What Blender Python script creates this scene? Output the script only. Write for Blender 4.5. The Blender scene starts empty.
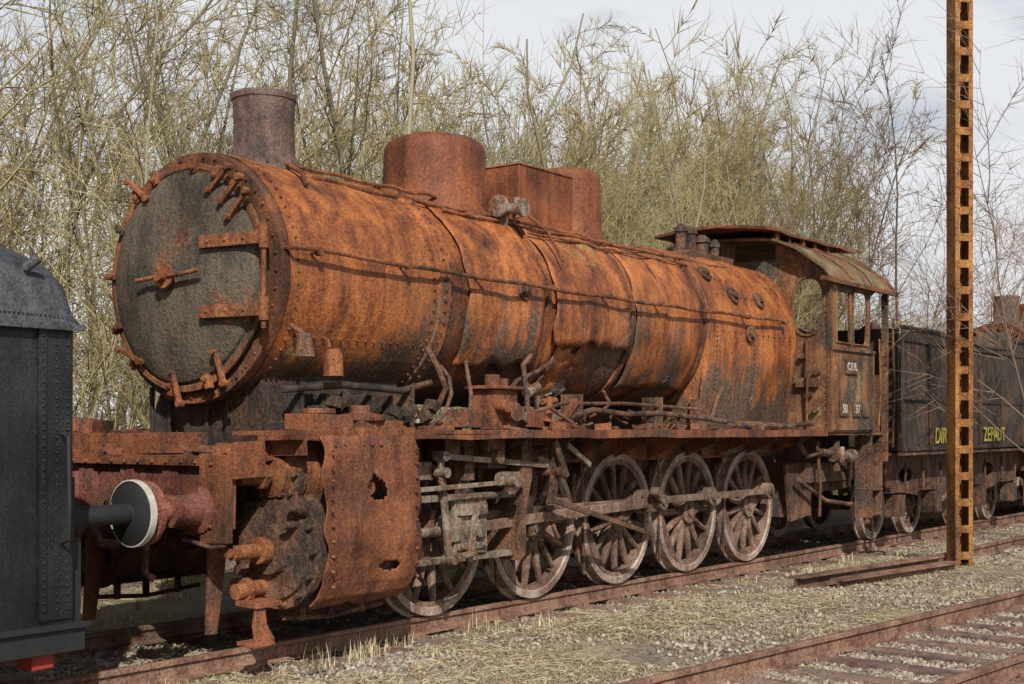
import bpy, bmesh, math, random
import numpy as np
from mathutils import Vector, Matrix, Quaternion, Euler, noise
from mathutils.geometry import tessellate_polygon
random.seed(7); rng=np.random.default_rng(7)
sc=bpy.context.scene
R=math.radians
ANG=math.atan2(.807,.5906); DX,DY=math.cos(ANG),math.sin(ANG)
D0=8.41
def W(s,t,z=0):   # track frame -> world
    D=D0+t
    return Vector((s*DX-D*DY, s*DY+D*DX, z))
# ------------------------------------------------------------------ materials
def newmat(name):
    m=bpy.data.materials.new(name); m.use_nodes=True
    nt=m.node_tree; nt.nodes.clear()
    o=nt.nodes.new('ShaderNodeOutputMaterial'); b=nt.nodes.new('ShaderNodeBsdfPrincipled')
    nt.links.new(b.outputs[0],o.inputs[0]); return m,nt,b
def nd(nt,t,**k):
    n=nt.nodes.new(t)
    for a,v in k.items(): setattr(n,a,v)
    return n
def noisen(nt,vec,scale,detail=6,rough=.6,dist=0.0,mscale=None,off=(0,0,0)):
    mp=nt.nodes.new('ShaderNodeMapping'); mp.inputs['Scale'].default_value=mscale or (1,1,1); mp.inputs['Location'].default_value=off
    nt.links.new(vec,mp.inputs[0])
    n=nt.nodes.new('ShaderNodeTexNoise'); n.inputs['Scale'].default_value=scale; n.inputs['Detail'].default_value=detail
    n.inputs['Roughness'].default_value=rough; n.inputs['Distortion'].default_value=dist
    nt.links.new(mp.outputs[0],n.inputs['Vector']); return n.outputs[0]
def ramp(nt,fac,stops):
    r=nt.nodes.new('ShaderNodeValToRGB'); e=r.color_ramp.elements
    while len(e)<len(stops): e.new(.5)
    for i,(p,c) in enumerate(stops):
        e[i].position=p; e[i].color=(c[0],c[1],c[2],1) if isinstance(c,tuple) else (c,c,c,1)
    nt.links.new(fac,r.inputs[0]); return r.outputs[0]
def mix(nt,f,a,b,mode='MIX'):
    m=nt.nodes.new('ShaderNodeMix'); m.data_type='RGBA'; m.blend_type=mode
    for s,v in ((m.inputs[0],f),(m.inputs[6],a),(m.inputs[7],b)):
        if isinstance(v,(int,float)): s.default_value=v
        elif isinstance(v,tuple): s.default_value=(v[0],v[1],v[2],1)
        else: nt.links.new(v,s)
    return m.outputs[2]
def math_(nt,op,a,b=0.0):
    m=nt.nodes.new('ShaderNodeMath'); m.operation=op
    for s,v in ((m.inputs[0],a),(m.inputs[1],b)):
        if isinstance(v,(int,float)): s.default_value=v
        else: nt.links.new(v,s)
    return m.outputs[0]
def bump(nt,b,h,st,dist=.02):
    n=nt.nodes.new('ShaderNodeBump'); n.inputs['Strength'].default_value=st; n.inputs['Distance'].default_value=dist
    nt.links.new(h,n.inputs['Height']); nt.links.new(n.outputs[0],b.inputs['Normal'])
def weather(name,dark,mid,light,patch,plo=.55,phi=.62,zg=None,scale=1.6,patch_scale=1.1,bs=.5,rough=.85,off=(0,0,0),third=None,streak=.45,metal=0.0,big=True,pmax=1.0,spec=.3):
    m,nt,b=newmat(name)
    tc=nt.nodes.new('ShaderNodeTexCoord').outputs['Object']
    n1=noisen(nt,tc,scale,6,.68,0,off=off)
    st=noisen(nt,tc,3.0,4,.65,0,(2.2,2.2,.28),off)
    fi=noisen(nt,tc,28,4,.72,0,off=off)
    v=math_(nt,'ADD',math_(nt,'MULTIPLY',n1,1-streak),math_(nt,'MULTIPLY',st,streak))
    v=math_(nt,'ADD',math_(nt,'MULTIPLY',v,.76),math_(nt,'MULTIPLY',fi,.24))
    c=ramp(nt,v,[(.38,dark),(.47,mid),(.56,light),(.64,tuple(x*.7 for x in light))])
    pn=noisen(nt,tc,patch_scale,7,.70,0,(1,1,.7),(off[0]+3,off[1]+7,1))
    ps=noisen(nt,tc,2.2,4,.7,0,(2.0,2.0,.25),(5,2,9))
    p=math_(nt,'ADD',math_(nt,'MULTIPLY',pn,.65),math_(nt,'MULTIPLY',ps,.35))
    if zg:
        sep=nt.nodes.new('ShaderNodeSeparateXYZ'); nt.links.new(tc,sep.inputs[0])
        mr=nt.nodes.new('ShaderNodeMapRange'); nt.links.new(sep.outputs[2],mr.inputs[0])
        for i,x in enumerate(zg): mr.inputs[i+1].default_value=x
        p=math_(nt,'ADD',p,mr.outputs[0])
    pm=ramp(nt,p,[(plo,0.0),(phi,pmax)])
    pc=mix(nt,ramp(nt,fi,[(.4,0.0),(.62,1.0)]),tuple(x*.55 for x in patch),tuple(min(1,x*1.8) for x in patch))
    c=mix(nt,pm,c,pc)
    if third:
        tn=noisen(nt,tc,2.6,6,.7,0,off=(9,1,4))
        c=mix(nt,ramp(nt,tn,[(third[1],0.0),(third[1]+.05,1.0)]),c,third[0])
    sp=noisen(nt,tc,75,2,.6)
    c=mix(nt,.85,c,ramp(nt,sp,[(.3,.3),(.5,1.0),(.7,1.4)]),'MULTIPLY')
    if big:
        bn=noisen(nt,tc,.9,3,.6,0,off=(2,8,5)); c=mix(nt,.85,c,ramp(nt,bn,[(.35,.5),(.52,1.0),(.68,1.2)]),'MULTIPLY')
    nt.links.new(c,b.inputs['Base Color']); b.inputs['Roughness'].default_value=rough; b.inputs['Metallic'].default_value=metal
    b.inputs['Specular IOR Level'].default_value=spec
    bump(nt,b,math_(nt,'ADD',fi,n1),bs,.025); return m
ORD=(.05,.019,.011); ORM=(.16,.055,.025); ORL=(.29,.115,.045)
M_boiler=weather('rusted_boiler_skin',(.055,.02,.012),(.225,.068,.022),(.42,.145,.04),(.075,.058,.045),.53,.615,zg=(1.9,3.6,.155,-.15),third=((.32,.21,.09),.64),streak=.5,pmax=.88,rough=.58,spec=.45,bs=.4)
M_dome=weather('rusted_dome',(.06,.022,.013),(.17,.05,.021),(.28,.09,.03),(.06,.042,.033),.56,.65,off=(4,4,0),rough=.65,spec=.4)
M_front=weather('smokebox_front_paint',(.03,.023,.018),(.07,.057,.043),(.12,.095,.066),(.16,.065,.033),.53,.61,scale=2.2,patch_scale=2.0,off=(1,5,2),third=((.09,.09,.06),.60),bs=.8,rough=.7)
M_ring=weather('smokebox_ring',(.03,.016,.011),(.11,.045,.025),(.22,.085,.035),(.04,.034,.028),.5,.58,scale=2.6,patch_scale=2.2)
M_stack=weather('chimney_cast_iron',(.035,.024,.02),(.10,.062,.052),(.18,.115,.095),(.12,.055,.033),.6,.68,scale=3,rough=.65)
M_rust=weather('rusty_plate',ORD,ORM,ORL,(.055,.04,.033),.52,.6,scale=2.2,patch_scale=2)
M_rust2=weather('rusty_cladding_plate',(.055,.021,.014),(.16,.056,.029),(.27,.10,.043),(.066,.04,.03),.5,.6,scale=1.8,patch_scale=1.6,off=(3,3,3),rough=.7)
M_drust=weather('dark_rusty_iron',(.025,.016,.012),(.085,.045,.03),(.2,.10,.056),(.045,.038,.034),.5,.6,scale=3.5,patch_scale=3)
M_black=weather('sooty_black_steel',(.012,.010,.009),(.028,.023,.020),(.06,.045,.036),(.085,.044,.028),.50,.60,scale=3,bs=.3,rough=.8)
M_wheel=weather('rusty_wheel',(.045,.027,.02),(.135,.078,.054),(.25,.17,.125),(.2,.165,.13),.54,.64,scale=4,patch_scale=3)
M_tyre=weather('tyre_steel',(.1,.06,.045),(.24,.16,.12),(.42,.33,.27),(.15,.08,.05),.56,.66,scale=4,patch_scale=3,rough=.55,spec=.5)
M_red=weather('faded_red_paint',(.06,.022,.018),(.17,.048,.036),(.27,.11,.08),(.08,.05,.035),.5,.58,scale=3,patch_scale=3)
M_steel=weather('worn_steel',(.055,.04,.031),(.16,.12,.09),(.32,.26,.205),(.14,.07,.038),.49,.57,scale=5,patch_scale=4,metal=.15,rough=.6)
M_roof=weather('lichen_cab_roof',(.06,.04,.024),(.14,.10,.05),(.24,.19,.10),(.15,.065,.03),.49,.59,scale=3)
M_cab=weather('cab_sheet',(.045,.021,.013),(.13,.058,.029),(.27,.13,.06),(.055,.047,.037),.5,.58,zg=(1.6,4.2,-.02,.04),scale=2.4,third=((.25,.19,.095),.60),rough=.7)
M_van=weather('shunter_black_paint',(.008,.009,.010),(.014,.015,.017),(.026,.027,.029),(.055,.045,.036),.62,.7,scale=1.5,bs=.15,rough=.5)
M_vanroof=weather('shunter_grey_roof',(.018,.018,.021),(.042,.044,.05),(.08,.08,.088),(.07,.05,.036),.56,.66,scale=3,bs=.2,rough=.6)
M_rail=weather('rusty_rail',(.06,.032,.023),(.17,.088,.06),(.27,.165,.115),(.1,.07,.055),.56,.66,scale=3,patch_scale=3)
M_sleeper=weather('steel_sleeper',(.07,.038,.03),(.17,.095,.075),(.26,.17,.135),(.17,.14,.11),.5,.6,scale=3,patch_scale=4)
M_post=weather('orange_rust_post',(.07,.028,.014),(.2,.083,.03),(.37,.18,.055),(.09,.045,.024),.54,.64,scale=4,patch_scale=3)
def flat(name,c,rough=.7):
    m,nt,b=newmat(name); tc=nt.nodes.new('ShaderNodeTexCoord').outputs['Object']
    n=noisen(nt,tc,12,2,.6); cc=ramp(nt,n,[(.3,tuple(x*.6 for x in c)),(.6,c),(.75,tuple(x*.85 for x in c))])
    nt.links.new(cc,b.inputs['Base Color']); b.inputs['Roughness'].default_value=rough; return m
M_yellow=flat('yellow_chalk_paint',(.40,.33,.04)); M_white=flat('white_paint',(.45,.43,.38)); M_redp=flat('red_paint',(.3,.03,.02))
M_blk=flat('black_rubber',(.014,.014,.015))
# ------------------------------------------------------------------ mesh builder
class MB:
    def __init__(s): s.v=[];s.f=[];s.m=[]
    def add(s,vs,fs,mat=0):
        o=len(s.v); s.v+= [tuple(p) for p in vs]
        for f in fs: s.f.append([i+o for i in f]); s.m.append(mat)
    def box(s,x0,x1,y0,y1,z0,z1,mat=0,M=None):
        vs=[Vector((x,y,z)) for x in (x0,x1) for y in (y0,y1) for z in (z0,z1)]
        if M: vs=[M@p for p in vs]
        s.add(vs,[(0,1,3,2),(4,6,7,5),(0,4,5,1),(2,3,7,6),(0,2,6,4),(1,5,7,3)],mat)
    def obox(s,c,size,rot=(0,0,0),mat=0):
        M=Matrix.Translation(c)@Euler(rot).to_matrix().to_4x4(); a,b,d=[q/2 for q in size]
        s.box(-a,a,-b,b,-d,d,mat,M)
    def bar(s,p0,p1,h,w,mat=0):
        p0=Vector(p0);p1=Vector(p1);d=p1-p0;L=d.length;a=math.atan2(d.z,d.x)
        M=Matrix.Translation((p0+p1)/2)@Matrix.Rotation(-a,4,'Y')
        s.box(-L/2,L/2,-w/2,w/2,-h/2,h/2,mat,M)
    def tube(s,pts,r,n=8,mat=0,rr=None,cap=True):
        pts=[Vector(p) for p in pts]; vs=[];k=len(pts); up=None
        for i,p in enumerate(pts):
            d=(pts[min(i+1,k-1)]-pts[max(i-1,0)]).normalized()
            if up is None: up=Vector((0,0,1)) if abs(d.z)<.9 else Vector((1,0,0))
            a=d.cross(up)
            if a.length<1e-4: a=d.orthogonal()
            a.normalize(); b=a.cross(d).normalized(); up=b
            q=rr[i] if rr else r
            for j in range(n):
                an=2*math.pi*j/n; vs.append(p+(a*math.cos(an)+b*math.sin(an))*q)
        fs=[(i*n+j,i*n+(j+1)%n,(i+1)*n+(j+1)%n,(i+1)*n+j) for i in range(k-1) for j in range(n)]
        if cap: fs+=[tuple(range(n-1,-1,-1)),tuple(range((k-1)*n,k*n))]
        s.add(vs,fs,mat)
    def cyl(s,p0,p1,r,r1=None,n=16,mat=0): s.tube([p0,p1],r,n,mat,[r,r if r1 is None else r1])
    def lathe(s,o,ax,prof,n=48,mat=0,a0=0,a1=2*math.pi,closed=True):
        o=Vector(o); vs=[];k=len(prof)
        E={'x':(Vector((1,0,0)),Vector((0,1,0)),Vector((0,0,1))),'y':(Vector((0,1,0)),Vector((0,0,1)),Vector((1,0,0))),'z':(Vector((0,0,1)),Vector((1,0,0)),Vector((0,1,0)))}[ax]
        nn=n if closed else n+1
        for a,r in prof:
            for j in range(nn):
                t=a0+(a1-a0)*j/n; vs.append(o+E[0]*a+(E[1]*math.cos(t)+E[2]*math.sin(t))*max(r,1e-4))
        fs=[]
        for i in range(k-1):
            for j in range(n):
                j2=(j+1)%nn; fs.append((i*nn+j,i*nn+j2,(i+1)*nn+j2,(i+1)*nn+j))
        s.add(vs,fs,mat)
    def plate(s,outer,holes,fmap,th,mat=0):
        loops=[outer]+holes; flat_=[p for l in loops for p in l]
        tris=tessellate_polygon([[Vector((p[0],p[1],0)) for p in l] for l in loops])
        n=len(flat_); vs=[fmap(p[0],p[1],0) for p in flat_]+[fmap(p[0],p[1],th) for p in flat_]
        fs=[tuple(t) for t in tris]+[tuple(i+n for i in reversed(t)) for t in tris]
        o=0
        for l in loops:
            L=len(l)
            for i in range(L): fs.append((o+i,o+(i+1)%L,o+n+(i+1)%L,o+n+i))
            o+=L
        s.add(vs,fs,mat)
    def rivet(s,p,d,r=.014,h=.012,mat=0): 
        p=Vector(p);d=Vector(d).normalized(); s.tube([p-d*.004,p+d*h*.6,p+d*h],r,6,mat,[r,r*.85,r*.4])
    def build(s,name,mats,root=None,bev=0,origin=(0,0,0),sharp=35,jit=0):
        me=bpy.data.meshes.new(name); o=Vector(origin) if root is None else Vector(root['org'])
        vs=[]
        for p in s.v:
            q=Vector(p)-o
            if jit: q=q+noise.noise_vector(Vector(p)*2.3)*jit+noise.noise_vector(Vector(p)*7)*jit*.4
            vs.append(q)
        me.from_pydata(vs,[],s.f)
        for m in (mats if isinstance(mats,list) else [mats]): me.materials.append(m)
        me.polygons.foreach_set('material_index',s.m); me.update()
        bm=bmesh.new(); bm.from_mesh(me); bmesh.ops.recalc_face_normals(bm,faces=bm.faces); bm.to_mesh(me); bm.free()
        me.polygons.foreach_set('use_smooth',[True]*len(me.polygons)); me.set_sharp_from_angle(angle=R(sharp))
        ob=bpy.data.objects.new(name,me); sc.collection.objects.link(ob)
        if root is not None: ob.parent=root
        else:
            ob.location=W(o.x,o.y,o.z); ob.rotation_euler=(0,0,ANG)
        if bev:
            b=ob.modifiers.new('bevel','BEVEL'); b.width=bev; b.segments=2; b.limit_method='ANGLE'; b.angle_limit=R(40)
        return ob
def root(name,org):
    e=bpy.data.objects.new(name,None); sc.collection.objects.link(e); e['org']=org
    e.location=W(*org); e.rotation_euler=(0,0,ANG); e.empty_display_size=.5; return e
def text(body,size,p,mat,rt,name,shear=0):
    c=bpy.data.curves.new(name,'FONT'); c.body=body; c.size=size; c.extrude=.002; c.offset=.004; c.shear=shear
    c.materials.append(mat); ob=bpy.data.objects.new(name,c); sc.collection.objects.link(ob)
    ob.parent=rt; ob.location=Vector(p)-Vector(rt['org']); ob.rotation_euler=(R(90),0,0); return ob
def ell(cx,cy,rx,ry,n=28,p=2.0):
    out=[]
    for i in range(n):
        a=2*math.pi*i/n; c,s_=math.cos(a),math.sin(a)
        out.append((cx+rx*math.copysign(abs(c)**(2/p),c),cy+ry*math.copysign(abs(s_)**(2/p),s_)))
    return out
def rect(a,b,c,d): return [(a,c),(b,c),(b,d),(a,d)]
# ================================================================== LOCOMOTIVE
L=root('steam_locomotive',(12,0,0)); BZ=2.85
b=MB()
b.lathe((0,0,BZ),'x',[(7.2,.84),(7.18,.93),(7.18,.995),(7.2,1.0),(7.27,1.0)],96,1)
prof=[(7.27,1.005),(7.31,1.0)]+[(7.31+i*.1,1.0) for i in range(1,18)]+[(9.05,1.0),(9.06,1.022),(9.2,1.022),(9.21,.965)]
b.lathe((0,0,BZ),'x',prof,96)
b.build('smokebox',[M_boiler,M_ring],L,jit=.012)
b=MB()
for i in range(44):
    a=2*math.pi*i/44; c,s_=math.cos(a),math.sin(a); b.rivet((7.18,c*.955,BZ+s_*.955),(-1,0,0),.017,.018)
for i in range(70):
    a=2*math.pi*i/70; c,s_=math.cos(a),math.sin(a)
    for x,rr in ((7.36,1.0),(9.0,1.0),(9.13,1.022),(9.27,.965)): b.rivet((x,c*rr,BZ+s_*rr),(0,c,s_),.014,.016)
for i in range(16): b.rivet((7.45+i*.1,-math.cos(.5)*1.0,BZ-math.sin(.5)),(0,-1,-.5),.013,.016)
b.build('smokebox_rivets',M_ring,L)
b=MB()
b.lathe((0,.03,BZ),'x',[(7.19,.88),(7.15,.88),(7.13,.87),(7.13,.84),(7.10,.83),(7.075,.79),(7.05,.7),(7.02,.5),(7.0,.3),(6.99,.0)],96)
b.build('smokebox_door',M_front,L,jit=.012)
b=MB()
b.lathe((0,.03,BZ),'x',[(7.14,.91),(7.12,.91),(7.12,.865),(7.14,.85)],80)
for z in (BZ+.24,BZ-.30):
    b.obox((7.018,-.64,z),(.028,.66,.10),(0,0,.115)); b.obox((7.0,-.45,z),(.03,.26,.075),(0,0,.10))
    for y in (-.40,-.58,-.76): b.rivet((7.0-(y+.45)*.11,y,z),(-1,0,0),.02,.03)
    b.cyl((7.05,-.95,z-.09),(7.05,-.95,z+.09),.038)
b.cyl((7.05,-.95,BZ-.45),(7.05,-.95,BZ+.4),.02,n=10)
for a in (62,80,112,128,150,176,205,228,262,290):
    c,s_=math.cos(R(a)),math.sin(R(a)); cy=-c*.885+.03; cz=BZ+s_*.885
    M=Matrix.Translation((7.10,cy,cz))@Matrix.Rotation(math.atan2(s_,-c),4,'X')
    b.box(-.025,.03,-.06,.06,-.024,.024,0,M)
    q=M@Vector((-.02,-.02,0)); b.cyl(q,q+Vector((-.04,0,0)),.015,n=8); b.cyl(q+Vector((-.005,0,0)),q+Vector((-.028,0,0)),.028,n=6)
for (y,z,a) in ((-.45,BZ+.72,-.7),(-.58,BZ+.62,-.75),(-.66,BZ+.5,-.8),(.52,BZ+.74,.6),(-.46,BZ-.72,1.2),(.62,BZ-.6,.4),(.05,BZ-.87,1.2)):
    M=Matrix.Translation((7.05,y,z))@Matrix.Rotation(a,4,'X'); b.box(-.018,.02,-.14,.14,-.017,.017,0,M)
    q=M@Vector((0,.12,0)); b.cyl(q,q+Vector((-.05,0,0)),.026,n=6)
    q=M@Vector((0,-.14,0)); b.cyl(q+Vector((.03,0,0)),q+Vector((-.03,0,0)),.03,n=10)
b.cyl((7.0,.05,BZ),(6.90,.05,BZ),.05); b.cyl((6.95,.05,BZ),(6.92,.05,BZ),.10,n=20); b.cyl((6.92,.05,BZ),(6.86,.05,BZ),.05)
b.tube([(6.91,.12,BZ),(6.93,.2,BZ-.01),(6.93,.38,BZ-.02)],.018,8); b.tube([(6.91,-.02,BZ),(6.93,-.12,BZ),(6.93,-.36,BZ+.02)],.018,8)
b.box(7.03,7.045,-.12,.22,BZ+.26,BZ+.48)
b.build('door_fittings',M_rust,L,bev=.004,jit=.004)
b=MB(); b.lathe((7.95,0,0),'z',[(3.72,.36),(3.86,.33),(3.9,.29),(3.95,.26),(4.2,.255),(4.40,.262),(4.41,.272),(4.46,.272),(4.46,.25),(4.3,.235),(3.8,.22)],48)
b.build('chimney',M_stack,L,jit=.006)
b=MB()
for i in range(14):
    a=i*2*math.pi/14; b.rivet((7.95+.33*math.cos(a),.33*math.sin(a),3.86-.02),(0,0,1),.016,.03)
b.box(7.6,8.4,-.12,-.1,3.83,3.88); b.build('chimney_bolts',M_drust,L)
b=MB(); R0=.955
prof=[(9.15+i*.08,R0+.006*math.sin(i*.9)) for i in range(0,66)]
b.lathe((0,0,BZ),'x',prof,128)
b.build('boiler_barrel',[M_boiler],L,jit=.026)
b=MB()
for x,w in ((10.78,.06),(12.32,.07),(13.0,.03),(13.95,.08)):
    b.lathe((0,0,BZ),'x',[(x-w/2,R0+.0),(x-w/2,R0+.03),(x+w/2,R0+.03),(x+w/2,R0)],96)
b.build('boiler_bands',[M_rust],L,jit=.026)
def cpatch(b,s0,s1,a0,a1,r,n=22,m=14,lift=0,seed=0):
    vs=[];fs=[]
    for i in range(m+1):
        for j in range(n+1):
            a=R(a0+(a1-a0)*j/n); x=s0+(s1-s0)*i/m
            e=min(i,m-i)/m*2; f=min(j,n-j)/n*2
            x+= noise.noise(Vector((i*.4,j*.3,seed)))*.07*(1-e); a+=noise.noise(Vector((i*.4,j*.4,seed+5)))*.13*(1-f)
            rr=r+lift*max(0,1-j/n*2.5)*(1+noise.noise(Vector((x*4,seed,1))))+.012*noise.noise(Vector((x*3,a*4,seed)))
            vs.append((x,-math.cos(a)*rr,BZ+math.sin(a)*rr))
    for i in range(m):
        for j in range(n): fs.append((i*(n+1)+j,i*(n+1)+j+1,(i+1)*(n+1)+j+1,(i+1)*(n+1)+j))
    b.add(vs,fs)
b=MB()
cpatch(b,9.5,10.7,-38,70,R0+.028,lift=.035,seed=1); cpatch(b,10.86,12.25,-20,80,R0+.03,lift=.06,seed=2); cpatch(b,12.4,13.85,-48,64,R0+.026,lift=.035,seed=3)
cpatch(b,11.0,11.5,-60,-25,R0+.026,lift=.08,seed=4)
ob=b.build('boiler_cladding_sheets',[M_boiler],L,jit=.026); so=ob.modifiers.new('s','SOLIDIFY'); so.thickness=.01
b=MB(); vs=[];fs=[];sec=[]
RF=1.0
for j in range(41):
    a=math.pi*j/40; sec.append((-math.cos(a)*RF,BZ+math.sin(a)*RF))
sec=[(-.80,1.35),(-.84,1.6),(-.88,1.85),(-.93,2.1),(-.96,2.3),(-.985,2.5)]+sec+[(.985,2.5),(.96,2.3),(.93,2.1),(.88,1.85),(.84,1.6),(.80,1.35)]
xs=[14.0,14.02]+[14.1+i*.15 for i in range(16)]+[16.42]; n=len(sec)
for k,x in enumerate(xs):
    for (y,z) in sec:
        q=.955/RF if k==0 else 1.0
        vs.append((x+(.25*(2.1-z) if z<2.1 and x<14.6 else 0),y*q,BZ+(z-BZ)*q))
for k in range(len(xs)-1):
    for j in range(n-1): fs.append((k*n+j,k*n+j+1,(k+1)*n+j+1,(k+1)*n+j))
fs.append(tuple(range(n))); fs.append(tuple(range((len(xs)-1)*n,len(xs)*n)))
b.add(vs,fs); b.build('firebox',[M_boiler],L,jit=.022)
b=MB()
for i in range(13):
    for j in range(6):
        a=R(-2+j*13); x=14.35+i*.155
        b.rivet((x,-math.cos(a)*RF,BZ+math.sin(a)*RF),(0,-math.cos(a),math.sin(a)),.012,.016)
for x in (14.2,16.2,15.2):
    for j in range(22): b.rivet((x,-.80-.2*math.sin(min(1,j/14)*1.5),1.7+j*.055),(0,-1,0),.013,.018)
for (x,a) in ((14.75,24),(15.45,24),(15.05,-2),(14.3,40)):
    c,s_=math.cos(R(a)),math.sin(R(a)); p=Vector((x,-c*RF,BZ+s_*RF)); d=Vector((0,-c,s_))
    b.cyl(p,p+d*.03,.11,n=20); b.cyl(p+d*.03,p+d*.07,.05,n=8)
    for i in range(6):
        t=i*math.pi/3; q=p+Vector((math.cos(t),math.sin(t)*s_,math.sin(t)*c))*.085; b.rivet(q,d,.014,.05)
for (x,a) in ((10.35,6),(13.4,-42)):
    c,s_=math.cos(R(a)),math.sin(R(a)); p=Vector((x,-c*R0,BZ+s_*R0)); d=Vector((0,-c,s_))
    b.cyl(p,p+d*.05,.09,n=18); b.cyl(p+d*.05,p+d*.07,.06,n=18)
b.build('washout_plugs',M_drust,L,bev=.003)
def dome(b,x,r,top,base=3.5,rd=.14,m=0):
    pr=[(base,r+.1),(3.72,r+.05),(3.8,r),(4.0,r),(top-rd,r)]
    for i in range(1,9):
        a=i/8*math.pi/2; pr.append((top-rd+rd*math.sin(a),r-rd+rd*math.cos(a)))
    pr+=[(top+.015,r*.4),(top+.02,0)]
    b.lathe((x,0,0),'z',pr,64,m)
b=MB(); dome(b,10.2,.50,4.47); b.build('steam_dome',M_dome,L,jit=.018)
b=MB(); dome(b,12.5,.40,4.5,rd=.09); b.build('sand_dome',M_dome,L,jit=.016)
b=MB(); b.box(11.12,12.1,-.36,.36,3.6,4.34); b.box(11.11,12.1,-.37,.37,4.34,4.36); b.cyl((11.5,0,4.36),(11.5,0,4.40),.25,n=24)
b.build('sandbox',M_dome,L,bev=.015,jit=.012)
b=MB()
for x,h,r in ((14.95,4.2,.07),(15.2,4.2,.07),(15.5,4.12,.09),(15.85,4.1,.06)):
    b.lathe((x,-.1,0),'z',[(3.75,r*1.6),(3.88,r*1.5),(3.9,r),(h-.08,r),(h-.07,r*1.3),(h-.02,r*1.2),(h+.03,r*.5),(h+.04,0)],20)
b.box(14.8,16.0,-.3,.2,3.78,3.88); b.lathe((15.6,.25,0),'z',[(3.75,.15),(4.0,.15),(4.08,.08),(4.1,0)],20)
b.build('safety_valves',M_drust,L,bev=.004)
b=MB()
b.cyl((10.55,-.55,3.58),(10.55,-.6,3.82),.06); b.cyl((10.42,-.62,3.8),(10.78,-.62,3.8),.055); b.cyl((10.40,-.62,3.8),(10.44,-.62,3.8),.11,n=20)
b.cyl((10.55,-.5,3.78),(10.55,-.82,3.78),.05);b.cyl((10.55,-.8,3.78),(10.55,-.84,3.78),.09,n=18);b.cyl((10.72,-.62,3.72),(10.72,-.62,3.92),.04)
b.build('boiler_check_valve',M_steel,L,bev=.003)
b=MB()
b.tube([(7.22,-.98,BZ+.17),(7.24,-1.07,BZ+.17)]+[(7.3+i*.36,-1.085-.01*math.sin(i),BZ+.17-.03*math.sin(i/24*math.pi)+.008*math.sin(i*1.7)) for i in range(25)],.018,8)
for i in range(9):
    x=7.5+i*1.05; b.cyl((x,-.9,BZ+.15),(x,-1.1,BZ+.16),.014,n=8); b.cyl((x,-1.06,BZ+.155),(x,-1.11,BZ+.155),.028,n=10)
def pipe_over(y,z,x0,x1,r,seed):
    b.tube([(x0+(x1-x0)*i/24,y+.03*noise.noise(Vector((i*.3,seed,0))),z+.03*noise.noise(Vector((i*.35,seed,4)))) for i in range(25)],r,8)
pipe_over(-.52,3.71,8.0,12.1,.022,1); pipe_over(-.60,3.66,9.6,15.2,.016,2); pipe_over(-.33,3.83,7.9,9.9,.016,3); pipe_over(-.7,3.58,10.8,14.0,.013,6)
b.tube([(10.9,-.62,3.78),(11.0,-.8,3.6),(11.0,-.98,3.3)],.015,8)
b.tube([(7.9,-.3,3.85),(7.8,-.6,3.72),(7.75,-.7,3.6)],.02,8)
b.build('boiler_pipework',M_rust,L)
b=MB()
b.tube([(7.62,-1.0,2.36),(7.62,-1.06,2.34),(7.62,-1.08,2.28)],.015,8); b.lathe((7.66,-1.08,0),'z',[(2.27,.0),(2.27,.05),(2.22,.075),(2.06,.08),(2.06,.065),(2.2,.055)],20)
b.build('whistle_pot',M_rust,L)
b=MB(); b.lathe((7.38,-1.05,0),'z',[(2.38,.0),(2.38,.05),(2.32,.06),(2.2,.08),(2.2,.0)],16); b.cyl((7.38,-.9,2.45),(7.38,-1.06,2.36),.02)
b.tube([(8.95,-.95,2.35),(9.0,-1.02,2.2),(9.05,-1.08,2.0),(9.02,-1.02,1.85),(8.9,-.95,1.7)],.026,8)
b.tube([(9.2,-.9,2.2),(9.17,-1.02,2.1),(9.1,-1.1,1.95),(8.95,-1.15,1.78),(8.8,-1.1,1.66)],.018,8)
b.build('lubricator_pipes',M_drust,L)
b=MB()
b.plate([(-.75,1.45),(.75,1.45),(.7,1.75),(.6,1.95),(.62,2.1),(-.62,2.1),(-.6,1.95),(-.7,1.75)],[],lambda u,v,w:(7.35+w,u,v),1.6)
for i in range(7): b.box(7.33,7.36,-.7+i*.23,-.66+i*.23,1.5,2.0)
for i in range(6): b.box(7.5+i*.26,7.53+i*.26,-.9,-.62,1.5,1.93)
b.box(7.3,9.0,-.92,-.6,1.62,1.70)
for i in range(14): b.obox((7.4+i*.12,-.95-.1*random.random(),1.7+.2*random.random()),(.07,.12,.09),(random.random(),random.random(),0))
b.tube([(7.3,-.9,1.95),(7.9,-.95,2.0),(8.6,-.97,1.97),(9.0,-.95,2.05)],.03,8)
b.build('smokebox_saddle',M_black,L,bev=.006)
b=MB()
for sg in (-1,1):
    y0,y1=sorted((sg*.5,sg*.53))
    b.plate([(6.62,.95),(6.62,1.45),(7.3,1.6),(16.4,1.6),(18.3,1.5),(18.3,.85),(15.9,.75),(15.6,.5),(15.1,.5),(14.9,.8),(9.7,.8),(9.4,.55),(8.9,.55),(8.6,.8),(7.4,.6)],[],lambda u,v,w,y0=y0:(u,y0+w,v),.03)
for x in (7.0,8.2,9.9,11.5,13.1,14.6,16.2,17.8): b.box(x,x+.04,-.5,.5,.8,1.5)
b.box(14.3,16.2,-.48,.48,.35,1.3); b.box(16.5,18.3,-1.1,1.1,.95,1.2)
b.build('main_frames',M_drust,L)
b=MB()
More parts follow.
